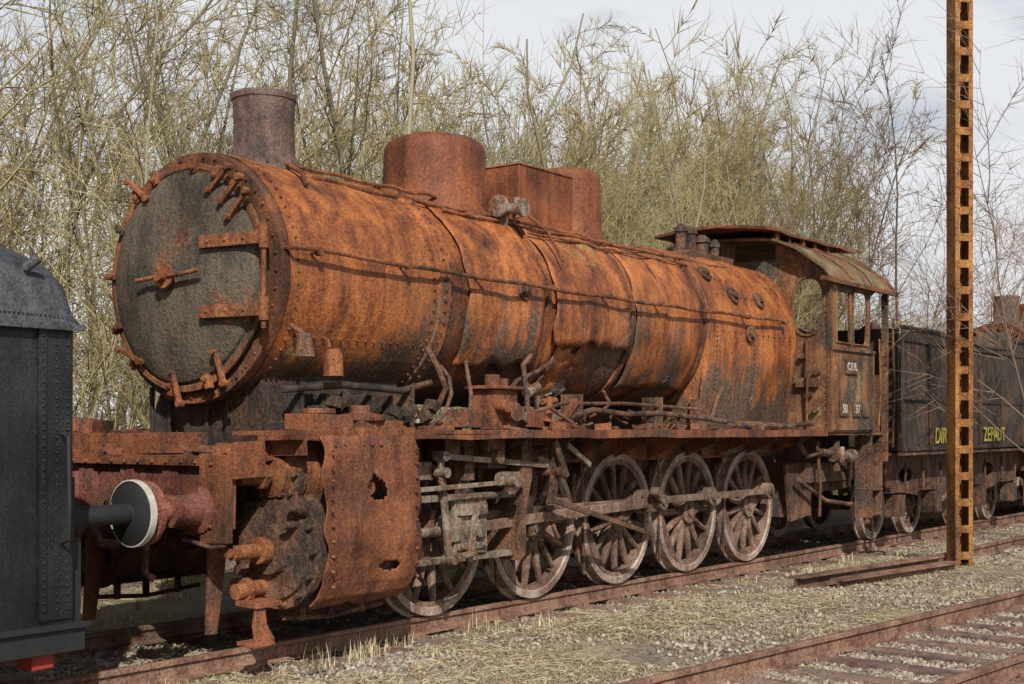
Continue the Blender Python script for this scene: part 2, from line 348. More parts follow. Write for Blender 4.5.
for sg in (-1,1):
    y0,y1=sorted((sg*.72,sg*1.45))
    b.box(6.95,16.35,y0,y1,1.60,1.635)
    ye0,ye1=sorted((sg*1.435,sg*1.46))
    for k in range(24): b.box(7.0+k*.39,7.0+k*.39+.39,ye0,ye1,1.56,1.64)
    for i in range(11):
        x=8.3+i*.78; b.plate([(0,0),(.0,-.28),(.62,-.03),(.62,0)],[],lambda u,v,w,x=x,sg=sg:(x+w,sg*(.78+u),1.6+v),.02)
    b.box(8.2,16.3,*sorted((sg*.72,sg*.74)),1.3,1.6)
b.build('running_board',M_rust2,L,bev=.003,jit=.022)
b=MB()
b.box(6.60,7.3,-1.15,1.28,1.42,1.455,0)
b.box(6.56,6.62,-1.13,1.3,.93,1.43,1)
b.box(6.5,6.56,-1.16,-.88,.84,1.47,0); b.box(6.5,6.56,1.0,1.3,.9,1.45,0)
b.box(6.55,6.85,-1.18,-1.15,1.3,1.56,0); b.box(6.85,7.25,-1.46,-1.1,1.56,1.60,0); b.box(6.95,6.98,-1.46,-1.12,1.45,1.60,0)
for y in (-.5,.5,0): b.box(6.54,6.565,y-.08,y+.08,.93,1.43,1)
for sg in (-1,1): b.box(6.52,6.56,sg*.875-.2,sg*.875+.2,.88,1.28,0)
b.box(6.5,6.56,-.9,1.28,.93,.99,0); b.box(6.5,6.56,-.9,1.28,1.38,1.43,0)
for i in range(15):
    for z in (.96,1.405): b.rivet((6.5,-1.0+i*.16,z),(-1,0,0),.018,.02)
b.box(6.62,7.35,.55,1.15,1.455,1.62,0); b.box(6.7,7.25,-.1,.3,1.455,1.62,0); b.box(6.75,7.0,-1.1,-.7,1.455,1.52,0); b.obox((6.9,-.5,1.49),(.4,.25,.05),(.1,.05,.4)); b.obox((6.8,.9,1.68),(.3,.4,.1),(.1,0,.3))
for i in range(16): b.obox((6.65+.5*random.random(),-1.1+2.2*random.random(),1.48),(.06+.15*random.random(),.05+.1*random.random(),.06),(random.random(),0,random.random()*3))
b.build('buffer_beam',[M_rust2,M_red],L,bev=.006,jit=.02)
b=MB()
for sg in (-1,1):
    y=sg*.875; b.lathe((0,y,1.07),'x',[(6.53,.17),(6.48,.17),(6.45,.12),(6.25,.105),(6.2,.12),(6.2,.075),(6.06,.07),(6.04,.19),(6.02,.225),(5.99,.225),(5.965,.15),(5.96,0)],32)
b.build('buffers',M_red,L,jit=.004)
b=MB()
b.tube([(6.55,0,1.05),(6.3,0,1.02),(6.25,.0,.9),(6.3,0,.8),(6.45,0,.78)],.035,8); b.cyl((6.56,0,1.05),(6.38,0,1.05),.08)
b.tube([(6.55,-.35,1.0),(6.4,-.4,.85),(6.35,-.45,.6),(6.4,-.5,.55)],.03,8); b.tube([(6.55,.4,1.0),(6.4,.4,.85),(6.38,.42,.6)],.03,8)
b.tube([(6.5,-.7,.85),(6.5,-1.0,.8),(6.52,-1.12,.82),(6.55,-1.15,.9)],.016,8)
b.build('coupling_hook_and_hoses',M_drust,L)
b=MB()
for sg in (-1,1):
    b.plate([(6.72,.95),(6.92,.95),(6.86,.5),(6.8,.12),(6.7,.12),(6.72,.5)],[],lambda u,v,w,sg=sg:(u,sg*.72+w,v),.03)
b.plate([(6.72,.40),(6.80,.40),(6.82,.24),(6.90,.12),(6.72,.10),(6.70,.24)],[],lambda u,v,w:(u,-1.22+w,v),.03)
b.box(6.70,6.95,-1.24,-1.02,.36,.40); b.box(6.66,6.86,-1.26,-1.08,.09,.12)
b.build('guard_irons',M_rust2,L,bev=.004,jit=.014)
for sg,nm in ((-1,'cylinder_near'),(1,'cylinder_far')):
    y=sg*1.1; b=MB()
    b.lathe((0,y,.76),'x',[(8.2,0),(8.2,.43),(7.1,.43),(7.1,.45),(7.03,.45),(7.02,.38),(6.99,.37),(6.98,.2),(6.93,.18),(6.92,0)],40)
    b.lathe((0,y,1.3),'x',[(8.35,0),(8.35,.15),(8.2,.15),(8.2,.24),(7.1,.24),(7.1,.25),(7.04,.25),(7.03,.17),(6.97,.16),(6.95,.09),(6.95,0)],32,1)
    b.box(7.12,8.2,*sorted((sg*.55,sg*1.3)),.9,1.55)
    for i in range(14):
        a=i*2*math.pi/14; c,s_=math.cos(a),math.sin(a); b.cyl((7.03,y+c*.415,.76+s_*.415),(6.97,y+c*.415,.76+s_*.415),.022,n=6)
    for i in range(9):
        a=i*2*math.pi/9+.3; c,s_=math.cos(a),math.sin(a); b.cyl((7.05,y+c*.21,1.3+s_*.21),(6.99,y+c*.21,1.3+s_*.21),.02,n=6)
    b.cyl((6.95,y,.76),(6.60,y,.76),.055,mat=1); b.cyl((6.92,y,.76),(6.84,y,.76),.10,mat=1); b.cyl((6.60,y,.76),(6.56,y,.76),.04,mat=1)
    b.cyl((6.96,y,1.3),(6.66,y,1.3),.06,mat=1); b.cyl((6.9,y,1.3),(6.85,y,1.3),.1,n=6,mat=1); b.cyl((6.96,y-.02*sg,1.42),(6.86,y,1.42),.03)
    b.cyl((7.05,y-sg*.1,.48),(6.72,y-sg*.1,.46),.06,mat=1); b.cyl((6.85,y-sg*.1,.47),(6.8,y-sg*.1,.47),.09,n=8,mat=1); b.cyl((6.98,y-sg*.2,.52),(6.8,y-sg*.2,.52),.035)
    b.cyl((7.0,y+.25*sg,.95),(6.85,y+.25*sg,.95),.03); b.cyl((7.0,y-.25*sg,.6),(6.88,y-.25*sg,.6),.04); b.cyl((7.02,y+.3*sg,1.05),(6.9,y+.3*sg,1.1),.05)
    for x in (7.3,7.6,7.95): b.cyl((x,y,.34),(x,y,.2),.03)
    b.tube([(7.1,y,.24),(7.6,y,.2),(8.2,y,.24)],.02,8)
    b.build(nm,[M_drust,M_rust],L,bev=.003,jit=.005)
for sg in (-1,1):
    b=MB(); pr=[(-1.5,1.6),(-1.535,1.5),(-1.56,1.35),(-1.575,1.2),(-1.58,1.05),(-1.58,.9),(-1.575,.75),(-1.56,.62),(-1.53,.5),(-1.47,.4),(-1.38,.33),(-1.25,.29),(-1.12,.28)]
    fine=[]; KF=7
    for i in range(len(pr)-1):
        for k in range(KF): f=k/KF; fine.append((pr[i][0]*(1-f)+pr[i+1][0]*f,pr[i][1]*(1-f)+pr[i+1][1]*f))
    fine.append(pr[-1]); nx=76; vs=[];fs=[];nn=len(fine)
    for i in range(nx+1):
        for (y,z) in fine:
            x=7.08+1.04*i/nx; q=noise.noise(Vector((x*3,y*2,z*3)))*.045+noise.noise(Vector((x*9,y*2,z*9)))*.01
            e=(abs(i/nx-.5)*2)**8
            vs.append((x+.06*e*noise.noise(Vector((3,z*5,0))),sg*(-y+q),z))
    for i in range(nx):
        for j in range(nn-1):
            x=7.08+1.04*(i+.5)/nx; z=(fine[j][1]+fine[j+1][1])/2
            r=math.hypot((x-7.63)/1.0,z-1.2)+.03*noise.noise(Vector((x*9,z*9,2)))
            r2=math.hypot((x-7.80)/2.6,(z-.60)/.7)+.05*noise.noise(Vector((x*8,z*8,8)))
            if sg<0 and (r<.10 or r2<.05): continue
            if z<.32+.04*noise.noise(Vector((x*7,0,3))) and y>-1.3: continue
            fs.append((i*nn+j,i*nn+j+1,(i+1)*nn+j+1,(i+1)*nn+j))
    b.add(vs,fs)
    ob=b.build('cylinder_cladding',M_rust2,L); so=ob.modifiers.new('s','SOLIDIFY'); so.thickness=.01
b=MB()
for z in [.5+.11*i for i in range(10)]:
    for x in (7.13,8.07): b.rivet((x,-1.585,z),(0,-1,0),.014,.02)
for x in [7.2+.1*i for i in range(9)]: b.rivet((x,-1.54,1.53),(0,-1,0),.014,.02)
b.box(7.1,8.15,-1.5,-1.43,1.56,1.66); b.cyl((7.63,-1.2,1.2),(7.63,-1.5,1.2),.05); b.cyl((7.63,-1.42,1.2),(7.63,-1.44,1.2),.09,n=8)
b.build('cladding_rivets',M_rust,L)
b=MB()
b.box(7.25,7.65,-1.3,-.95,1.64,1.76); b.cyl((7.45,-1.12,1.76),(7.45,-1.12,1.80),.13); b.box(7.8,8.3,-1.25,-.9,1.64,1.72)
b.lathe((7.95,-1.1,0),'z',[(1.64,.16),(1.7,.16),(1.72,.2),(1.76,.2),(1.78,.08),(1.84,.08),(1.84,0)],20)
b.box(9.45,9.80,-1.3,-1.05,1.64,2.0); b.box(9.4,9.85,-1.35,-1.0,2.0,2.03); b.cyl((9.55,-1.2,2.0),(9.55,-1.2,2.13),.07); b.cyl((9.72,-1.2,2.0),(9.72,-1.2,2.1),.05)
b.cyl((9.5,-1.3,1.85),(9.5,-1.42,1.85),.06); b.cyl((9.68,-1.3,1.8),(9.68,-1.38,1.8),.09,n=12)
b.obox((10.2,-1.15,1.72),(.35,.25,.14),(0,.1,.2)); b.cyl((10.4,-1.2,1.64),(10.42,-1.22,1.95),.035); b.cyl((10.32,-1.2,1.9),(10.55,-1.2,1.92),.03)
b.obox((10.75,-1.2,1.8),(.5,.05,.07),(0,-.5,.2)); b.obox((10.5,-1.3,1.7),(.5,.12,.03),(.2,.1,.1)); b.obox((9.15,-1.2,1.74),(.3,.2,.16),(0,0,.2))
for i in range(46):
    x=random.uniform(8.4,16); y=random.uniform(-1.4,-.95); h=random.uniform(.02,.08)
    b.obox((x,y,1.635+h/2),(random.uniform(.04,.25),random.uniform(.03,.12),h),(0,random.uniform(-.2,.2),random.uniform(0,3)))
b.build('running_board_fittings',M_rust2,L,bev=.006,jit=.012)
b=MB()
b.tube([(10.6,-1.05,1.66),(10.8,-1.15,1.75),(11.2,-1.2,1.84),(11.8,-1.22,1.8),(12.5,-1.2,1.82),(13.3,-1.2,1.78),(14.2,-1.25,1.72),(15.6,-1.28,1.70),(16.3,-1.28,1.72)],.028,8)
b.tube([(9.9,-1.1,1.95),(10.2,-1.0,2.1),(10.6,-.95,2.2),(10.9,-.9,2.3)],.022,8); b.tube([(9.9,-1.15,1.75),(10.3,-1.3,1.85),(10.7,-1.3,1.7)],.02,8)
b.tube([(9.3,-1.1,2.25),(9.25,-1.2,1.95),(9.1,-1.3,1.75),(9.0,-1.35,1.66)],.018,8)
b.tube([(13.9,-1.3,1.69),(15.5,-1.36,1.68)],.03,6); b.tube([(9.9,-.95,1.7),(11,-.98,1.9),(12.2,-.95,1.92),(13.8,-.95,1.88)],.02,6)
b.tube([(10.1,-1.2,1.7),(10.15,-1.15,2.0),(10.3,-1.0,2.25),(10.5,-.95,2.35)],.025,8); b.tube([(14.0,-1.0,1.7),(14.1,-1.05,2.0),(14.3,-1.02,2.15)],.018,6)
for i in range(22):
    x=random.uniform(9.3,13); z=random.uniform(1.66,1.95); y=random.uniform(-1.15,-.85); p=Vector((x,y,z)); pp=[p]
    for k in range(4): p=p+Vector((random.uniform(-.05,.18),random.uniform(-.05,.05),random.uniform(-.08,.08))); pp.append(p)
    b.tube(pp,random.uniform(.008,.02),6)
for x in (8.7,9.95,11.3,12.9,14.0): b.box(x,x+.03,-1.0,-.75,1.63,2.0)
b.build('feed_pipes',M_drust,L)
b=MB()
b.tube([(10.2,-1.1,2.05),(10.3,-1.12,1.98),(10.38,-1.12,1.88),(10.4,-1.1,1.7)],.04,10); b.cyl((10.15,-1.15,1.98),(10.32,-1.15,2.04),.05); b.obox((10.0,-1.2,1.75),(.16,.1,.08),(0,.3,.2))
b.build('brass_fitting',M_steel,L)
WX=[9.2,10.74,12.28,13.82,15.36]; CO=(.27,.17)
def wheel(b,x,y,r,sg,spokes=14,cw=True,crank=CO,tm=1):
    f=sg
    b.lathe((x,y,r),'y',[(-.07*f,r-.075),(-.07*f,r+.03),(-.04*f,r+.032),(-.035*f,r),(.065*f,r-.006),(.07*f,r-.07),(.055*f,r-.08),(-.07*f,r-.075)],56,tm)
    b.lathe((x,y,r),'y',[(-.05*f,r-.07),(.05*f,r-.075),(.05*f,r-.125),(-.05*f,r-.12)],48,0)
    b.lathe((x,y,r),'y',[(-.09*f,0),(-.09*f,.15),(.085*f,.14),(.09*f,.1),(.095*f,0)],28,0)
    b.cyl((x,y+.09*f,r),(x,y+.11*f,r),.06,n=16)
    for i in range(spokes):
        a=2*math.pi*i/spokes+.1+x
        d=Vector((math.cos(a),0,math.sin(a))); n_=Vector((-d.z,0,d.x)); vs=[]
        for q,w,t in ((.11,.042,.055),(r-.1,.026,.034)):
            for e in range(8):
                an=e*math.pi/4+.39; vs.append(Vector((x,y,r))+d*q+n_*w*math.cos(an)+Vector((0,1,0))*t*math.sin(an))
        b.add(vs,[(e,(e+1)%8,8+(e+1)%8,8+e) for e in range(8)],0)
    if crank:
        L_=math.hypot(*crank); a=math.atan2(crank[1],crank[0])
        b.obox((x+crank[0]*.5,y+.03*f,r+crank[1]*.5),(L_,.13,.2),(0,-a,0)); b.cyl((x+crank[0],y-.05*f,r+crank[1]),(x+crank[0],y+.11*f,r+crank[1]),.12,n=20)
        if cw:
            pts=[]
            for i in range(11):
                t=a+math.pi+(-.62+1.24*i/10); pts.append((math.cos(t)*(r-.09),math.sin(t)*(r-.09)))
            b.plate(pts,[],lambda u,v,w:(x+u,y+(w-.02)*f,r+v),.08,0)
for sg in (-1,1):
    for i,x in enumerate(WX):
        b=MB(); wheel(b,x,sg*.76,.70,sg); b.build('driving_wheel',[M_wheel,M_tyre],L)
b=MB()
for x in WX: b.cyl((x,-.75,.7),(x,.75,.7),.09)
b.build('axles',M_drust,L)
b=MB()
for sg in (-1,1):
    for x in WX:
        xx=x-.78; b.tube([(xx+.02,sg*.76,1.2),(xx,sg*.76,.95),(xx+.02,sg*.76,.6),(xx+.1,sg*.76,.35)],.03,6)
        b.lathe((x,sg*.70,.7),'y',[(0,.73),(0,.80),(.12*1,.80),(.12,.73)],8,0,a0=R(255),a1=R(300),closed=False)
        for k in range(4): b.box(x-.42+.08*k,x+.42-.08*k,sg*.58-.04,sg*.58+.04,1.30+.022*k,1.318+.022*k)
b.build('brake_gear',M_drust,L)
b=MB()
for sg in (-1,1):
    y=sg*.95; off=CO if sg<0 else (.17,-.27)
    for i in range(4):
        p0=(WX[i]+off[0],y,.7+off[1]); p1=(WX[i+1]+off[0],y,.7+off[1]); b.bar(p0,p1,.075,.045)
    for i in range(5):
        x=WX[i]+off[0]; z=.7+off[1]; b.cyl((x,y-sg*.05,z),(x,y+sg*.06,z),.105 if i!=2 else .13,n=22); b.cyl((x,sg*.8,z),(x,y+sg*.09,z),.055)
    x3=WX[2]+off[0]; z3=.7+off[1]; y2=sg*1.1
    b.bar((9.45,y2,.78),(10.6,y2,.82),.09,.05); b.bar((10.6,y2,.82),(x3,y2,z3),.10,.05)
    b.obox((x3-.02,y2,z3),(.24,.12,.2)); b.cyl((x3,y2-sg*.1,z3),(x3,y2+sg*.14,z3),.085,n=20)
    b.bar((x3,sg*1.24,z3),(x3-.2,sg*1.24,z3+.12),.09,.04); b.cyl((x3-.2,sg*1.2,z3+.12),(x3-.2,sg*1.3,z3+.12),.05)
b.build('side_rods',M_wheel,L,bev=.005,jit=.004)
b=MB()
for sg in (-1,1):
    y=sg*1.1
    b.box(8.15,10.0,y-.05,y+.05,1.03,1.085); b.box(8.15,9.95,y-.05,y+.05,.50,.55)
    b.cyl((8.2,y,.77),(9.2,y,.77),.042); b.cyl((8.2,y,.77),(8.34,y,.77),.12,n=20); b.cyl((8.34,y,.77),(8.4,y,.77),.16,n=8)
    b.box(9.05,9.5,y-.08,y+.08,.56,1.03); b.cyl((9.35,y-.14,.78),(9.35,y+.14,.78),.08); b.box(8.98,9.12,y-.1,y+.1,.68,.88)
    b.obox((9.27,y+sg*.1,.95),(.38,.05,.1)); b.bar((9.3,y+sg*.12,.95),(9.2,y+sg*.12,.5),.07,.03)
    b.box(9.08,9.47,y-.10,y+.10,.60,.66); b.box(9.08,9.47,y-.10,y+.10,.94,1.0)
    for q in (9.12,9.43):
        for zz in (.63,.97): b.cyl((q,y-.13,zz),(q,y+.13,zz),.022,n=6)
    b.bar((8.78,sg*1.24,1.42),(8.9,sg*1.24,.52),.06,.035); b.bar((8.9,sg*1.26,.55),(9.25,sg*1.26,.58),.05,.03)
    for p in ((8.78,1.42),(8.8,1.28),(8.9,.54)): b.cyl((p[0],sg*1.18,p[1]),(p[0],sg*1.31,p[1]),.045)
    b.cyl((8.3,y,1.3),(8.8,y,1.3),.032); b.box(8.55,8.75,y-.07,y+.07,1.22,1.37); b.cyl((8.35,y,1.3),(8.42,y,1.3),.17,n=20)
    b.bar((8.78,sg*1.22,1.42),(10.45,sg*1.22,1.30),.05,.035)
    b.bar((8.4,sg*1.3,1.15),(9.9,sg*1.3,1.18),.04,.03); b.cyl((9.65,sg*1.2,1.2),(9.65,sg*1.42,1.2),.07)
    b.bar((10.6,sg*1.3,1.5),(11.0,sg*1.3,1.3),.05,.03)
b.build('valve_gear',[M_steel],L,bev=.004,jit=.006)
b=MB()
for sg in (-1,1):
    y=sg*1.1
    pts=[(10.38+.16*math.cos(t)-.16,1.25+t*.3) for t in [-1+.2*i for i in range(11)]]
    pts2=[(p[0]+.09,p[1]) for p in reversed(pts)]
    b.plate(pts+pts2,[],lambda u,v,w,sg=sg:(u,sg*1.25+w*sg,v),.05); b.cyl((10.42,sg*1.1,1.25),(10.42,sg*1.38,1.25),.05)
    b.plate([(9.98,1.6),(10.16,1.6),(10.14,1.2),(10.05,.95),(10.04,.5),(9.96,.45),(9.97,1.0)],[],lambda u,v,w,sg=sg:(u,sg*(.8+w),v),.42)
    b.bar((10.3,sg*1.36,1.55),(10.5,sg*1.36,1.2),.07,.03); b.box(10.2,10.8,*sorted((sg*.75,sg*1.2)),1.5,1.6)
    b.box(9.2,9.34,y-.07,y+.12,1.2,1.6); b.box(8.9,9.1,y-.1,y+.1,1.4,1.58); b.box(9.5,9.75,y-.1,y+.12,1.3,1.58); b.cyl((9.55,y-.2,1.4),(9.55,y+.3,1.4),.06)
    b.bar((x3-.2,sg*1.27,z3+.12),(10.42,sg*1.27,.98),.05,.03)
for i in range(60):
    x=random.uniform(8.3,10.9); z=random.uniform(.8,1.55); y=random.uniform(-1.15,-.6)
    if i%2: b.cyl((x,y,z),(x+random.uniform(-.3,.3),y+random.uniform(-.1,.1),z+random.uniform(-.3,.1)),random.uniform(.012,.035),n=8)
    else: b.obox((x,y,z),(random.uniform(.06,.18),random.uniform(.05,.15),random.uniform(.06,.2)),(0,random.uniform(-.4,.4),0))
b.tube([(8.3,-.95,.9),(8.6,-1.0,.7),(8.8,-.9,.45),(9.0,-.9,.3)],.02,8)
for x in (10.0,11.5,13.05,14.6): b.tube([(x,-.85,1.55),(x+.03,-.86,1.1),(x+.1,-.82,.5),(x+.18,-.78,.15)],.016,6)
b.build('motion_brackets',M_drust,L,bev=.004)
# --- cab
b=MB(); CX=16.42
arch=[(-1.46,3.58),(-1.42,3.68),(-1.3,3.8),(-1.1,3.93),(-.75,4.08),(-.75,4.22),(.75,4.22),(.75,4.08),(1.1,3.93),(1.3,3.8),(1.42,3.68),(1.46,3.58)]
outer=[(-1.46,1.62)]+arch+[(1.46,1.62)]
b.plate(outer,[ell(-1.16,3.25,.21,.38,30,2.6),ell(1.16,3.25,.21,.38,30,2.6),rect(-.70,-.1,3.88,4.12),rect(.1,.70,3.88,4.12)],lambda u,v,w:(CX+w,u,v),.03)
def ring2(b,pts,fmap,r=.02):
    P=[fmap(*p) for p in pts]; b.tube(P+[P[0],P[1]],r,6,cap=False)
for sg in (-1,1): ring2(b,ell(sg*1.16,3.25,.21,.38,30,2.6),lambda u,v:(CX-.005,u,v),.022)
for sg in (-1,1):
    side=[(16.45,1.62),(17.75,1.62),(17.86,1.75),(17.86,2.7),(17.80,2.75),(17.80,3.45),(18.0,3.55),(18.75,3.55),(18.75,3.62),(16.45,3.62)]
    b.plate(side,[rect(16.62,17.08,2.78,3.44)[::-1],ell(17.44,3.13,.26,.35,24,5)[::-1]],lambda u,v,w,sg=sg:(u,sg*(1.43+w),v),.025)
    for f in (rect(16.62,17.08,2.78,3.44),rect(17.18,17.70,2.78,3.48)): ring2(b,f,lambda u,v,sg=sg:(u,sg*1.462,v),.016)
    b.box(16.42,17.9,*sorted((sg*1.456,sg*1.49)),2.68,2.72); b.box(16.42,17.9,*sorted((sg*1.456,sg*1.475)),1.64,1.72)
    b.box(16.40,16.46,*sorted((sg*1.42,sg*1.475)),1.62,3.6); b.box(18.42,18.48,*sorted((sg*1.38,sg*1.46)),1.2,3.55)
    b.box(17.84,17.9,*sorted((sg*1.42,sg*1.475)),1.6,2.7); b.tube([(18.0,sg*1.5,1.7),(18.02,sg*1.52,2.2),(18.0,sg*1.5,2.9)],.014,8)
    b.tube([(18.55,sg*1.5,1.4),(18.57,sg*1.5,2.2),(18.55,sg*1.5,3.2)],.018,8)
    for i in range(20): b.rivet((16.5,sg*1.456,1.75+i*.095),(0,sg,0),.012,.014)
    for i in range(14): b.rivet((16.52+i*.095,sg*1.456,2.62),(0,sg,0),.012,.014)
    for i in range(20): b.rivet((16.42,sg*1.4,1.72+i*.08),(-1,0,0),.011,.01)
for (y,z) in ((-1.1,2.6),(-1.3,2.4),(-1.2,2.1),(-1.28,1.9)): b.cyl((16.42,y,z),(16.33,y,z),.04,n=10)
b.tube([(16.38,-1.15,2.8),(16.3,-1.2,2.3),(16.38,-1.15,1.7)],.018,8); b.box(16.34,16.42,-1.32,-1.02,2.2,2.32)
b.box(16.45,18.6,-1.42,1.42,1.58,1.62); b.box(18.2,18.24,-1.42,-.6,1.62,2.4); b.box(18.2,18.24,.6,1.42,1.62,2.4)
b.build('cab_walls',M_cab,L,jit=.016)
b=MB()
rf=[(-1.56,3.55),(-1.45,3.70),(-1.3,3.83),(-1.1,3.96),(-.75,4.1),(-.3,4.16),(.3,4.16),(.75,4.1),(1.1,3.96),(1.3,3.83),(1.45,3.70),(1.56,3.55)]
rf2=[(p[0],p[1]+.03) for p in reversed(rf)]
for k in range(8): b.plate(rf+rf2,[],lambda u,v,w,k=k:(16.2+k*.29+w,u,v),.29,1)
rr=[(-.82,4.22),(-.4,4.27),(0,4.285),(.4,4.27),(.82,4.22)]
for k in range(8): b.plate(rr+[(p[0],p[1]+.035) for p in reversed(rr)],[],lambda u,v,w,k=k:(15.85+k*.4+w,u,v),.4,0)
for sg in (-1,1):
    for k in range(6): x=16.3+k*.42; b.box(x,x+.05,*sorted((sg*.73,sg*.77)),4.08,4.23,0)
    b.box(16.0,18.55,*sorted((sg*1.53,sg*1.57)),3.52,3.57,0)
for x in (16.9,17.6,18.3): b.tube([(x,p[0],p[1]+.035) for p in rf],.016,5,0)
b.build('cab_roof',[M_rust2,M_roof],L,jit=.035)
b=MB()
for (x0,x1,z0,z1) in ((16.9,17.3,2.38,2.58),(16.72,17.0,1.82,2.02),(17.15,17.42,1.82,2.02),(17.5,17.72,1.82,2.0)):
    b.plate(rect(x0,x1,z0,z1),[],lambda u,v,w:(u,-1.485+w,v),.02,0)
b.build('number_plates',M_drust,L,bev=.003)
text('C.F.R.',.14,(16.93,-1.488,2.43),M_white,L,'railway_lettering'); text('50',.16,(16.77,-1.488,1.865),M_white,L,'class_digits'); text('37',.16,(17.2,-1.488,1.865),M_white,L,'running_digits')
b=MB()
b.box(16.5,17.0,-.9,.9,1.65,2.9); b.cyl((16.95,0,2.4),(17.02,0,2.4),.25)
for z in (.45,.8): b.box(18.0,18.4,-1.4,-1.15,z,z+.03); b.box(18.0,18.4,1.15,1.4,z,z+.03)
b.box(18.0,18.03,-1.4,-1.15,.42,1.55); b.box(18.37,18.4,-1.4,-1.15,.42,1.55)
b.cyl((16.6,-1.25,1.35),(17.4,-1.25,1.3),.05); b.cyl((16.9,-1.3,1.32),(17.1,-1.3,1.32),.1); b.cyl((17.0,-1.3,1.5),(17.0,-1.3,1.1),.05)
b.tube([(17.4,-1.25,1.3),(17.7,-1.2,1.2),(17.9,-1.1,.9),(18.2,-1.0,.8)],.035,8); b.tube([(16.6,-1.25,1.35),(16.3,-1.2,1.3),(16.1,-1.15,1.5)],.035,8)
b.box(16.3,16.9,-1.0,-.4,.5,1.2); b.plate([(16.1,1.2),(16.9,1.2),(16.7,.5),(16.25,.45)],[],lambda u,v,w:(u,-1.0+w,v),.05); b.box(17.2,18.2,-.9,.9,.8,1.0)
b.tube([(16.2,-1.1,1.0),(17.0,-1.15,.7),(18.0,-1.1,.6),(18.9,-1.0,.9)],.03,8); b.tube([(16.6,-1.2,1.5),(16.7,-1.2,.9),(16.8,-1.15,.5)],.025,8)
b.build('cab_steps_and_injector',M_drust,L,bev=.004,jit=.01)
b=MB(); b.cyl((17.05,-1.38,1.3),(17.25,-1.38,1.28),.06); b.cyl((17.28,-1.38,1.3),(17.36,-1.38,1.3),.085,n=18); b.cyl((16.98,-1.38,1.22),(16.98,-1.38,1.42),.045)
b.build('injector_valve',M_steel,L)
L2=root('steam_locomotive.001',(33.2,0,0))
for ch in list(L.children):
    if ch.type!='MESH': continue
    c=ch.copy(); sc.collection.objects.link(c); c.parent=L2
# ================================================================== TENDER
T=root('locomotive_tender',(22.5,0,0))
b=MB()
prof=[(19.0,1.32),(26.2,1.32),(26.2,3.2),(24.5,3.2),(24.3,3.05),(23.2,3.0),(21.0,3.05),(20.6,3.12),(19.1,3.1)]
for sg in (-1,1): b.plate(prof,[],lambda u,v,w,sg=sg:(u,sg*(1.42+w),v),.03)
b.box(19.0,19.04,-1.42,1.42,1.35,3.1); b.box(26.16,26.2,-1.42,1.42,1.35,3.2); b.box(21.2,26.1,-1.4,1.4,2.7,2.74); b.box(19.0,21.2,-1.4,1.4,2.4,2.44)
for x in (19.02,20.2,21.4,22.6,23.8,25.0,26.15): b.box(x-.03,x+.03,-1.49,-1.455,1.36,3.0)
for z in (1.37,2.95,2.1): b.box(19.0,26.2,-1.48,-1.456,z-.03,z+.03)
for i in range(70):
    for z in (1.37,2.1,2.95): b.rivet((19.1+i*.1,-1.485,z),(0,-1,0),.013,.014)
b.tube([(19.0,-1.45,3.12),(20.6,-1.45,3.14),(21.0,-1.45,3.07),(23.2,-1.45,3.02),(24.3,-1.45,3.07),(24.5,-1.45,3.22),(26.2,-1.45,3.22)],.03,6)
b.build('tender_tank',M_black,T,jit=.035)
b=MB()
for sg in (-1,1):
    b.plate([(19.0,1.0),(19.0,1.27),(26.2,1.27),(26.2,1.0),(25.9,.75),(24.2,.6),(21.0,.6),(19.4,.75)],[ell(20.2+0,.95,.3,.12,16)[::-1],ell(22.8,.9,.5,.16,16)[::-1],ell(24.3,.95,.3,.12,16)[::-1]],lambda u,v,w,sg=sg:(u,sg*(1.05+w),v),.03)
    b.box(19.0,26.2,*sorted((sg*1.05,sg*1.45)),1.27,1.31)
    for x in (19.5,21.1,23.4,25.2):
        b.box(x-.16,x+.16,*sorted((sg*1.08,sg*1.28)),.36,.68)
        for k in range(5): b.box(x-.45+.07*k,x+.45-.07*k,sg*1.18-.05,sg*1.18+.05,.72+.022*k,.738+.022*k)
        b.cyl((x-.4,sg*1.18,.72),(x-.42,sg*1.18,1.15),.02,n=6); b.cyl((x+.4,sg*1.18,.72),(x+.42,sg*1.18,1.15),.02,n=6)
b.box(18.75,18.85,-1.2,1.2,.9,1.4); b.box(26.2,26.3,-1.35,1.35,.9,1.5)
for sg in (-1,1): b.lathe((0,sg*.875,1.07),'x',[(26.3,.15),(26.5,.1),(26.7,.08),(26.72,.22),(26.76,.22),(26.77,0)],24)
b.build('tender_frame',M_drust,T,jit=.01)
for sg in (-1,1):
    for x in (19.5,21.1,23.4,25.2):
        b=MB(); wheel(b,x,sg*.76,.5,sg,10,False,None); b.build('tender_wheel',[M_wheel,M_tyre],T)
b=MB()
for x in (19.5,21.1,23.4,25.2): b.cyl((x,-.75,.5),(x,.75,.5),.07)
for i in range(90):
    h=random.uniform(.1,.4); b.obox((random.uniform(19.6,26),random.uniform(-1.2,1.2),2.85+h/2),(random.uniform(.1,.6),random.uniform(.1,.4),h),(random.random(),random.random(),random.random()*3))
b.cyl((21.6,-.9,2.7),(21.6,-.9,3.25),.06); b.box(19.4,20.4,-1.0,1.0,3.0,3.1)
b.build('tender_load_and_axles',M_drust,T)
text('DIRT',.34,(20.3,-1.5,1.44),M_yellow,T,'chalk_word',.1); text('ZEPAUT',.33,(22.7,-1.5,1.46),M_yellow,T,'chalk_word_b',-.1)
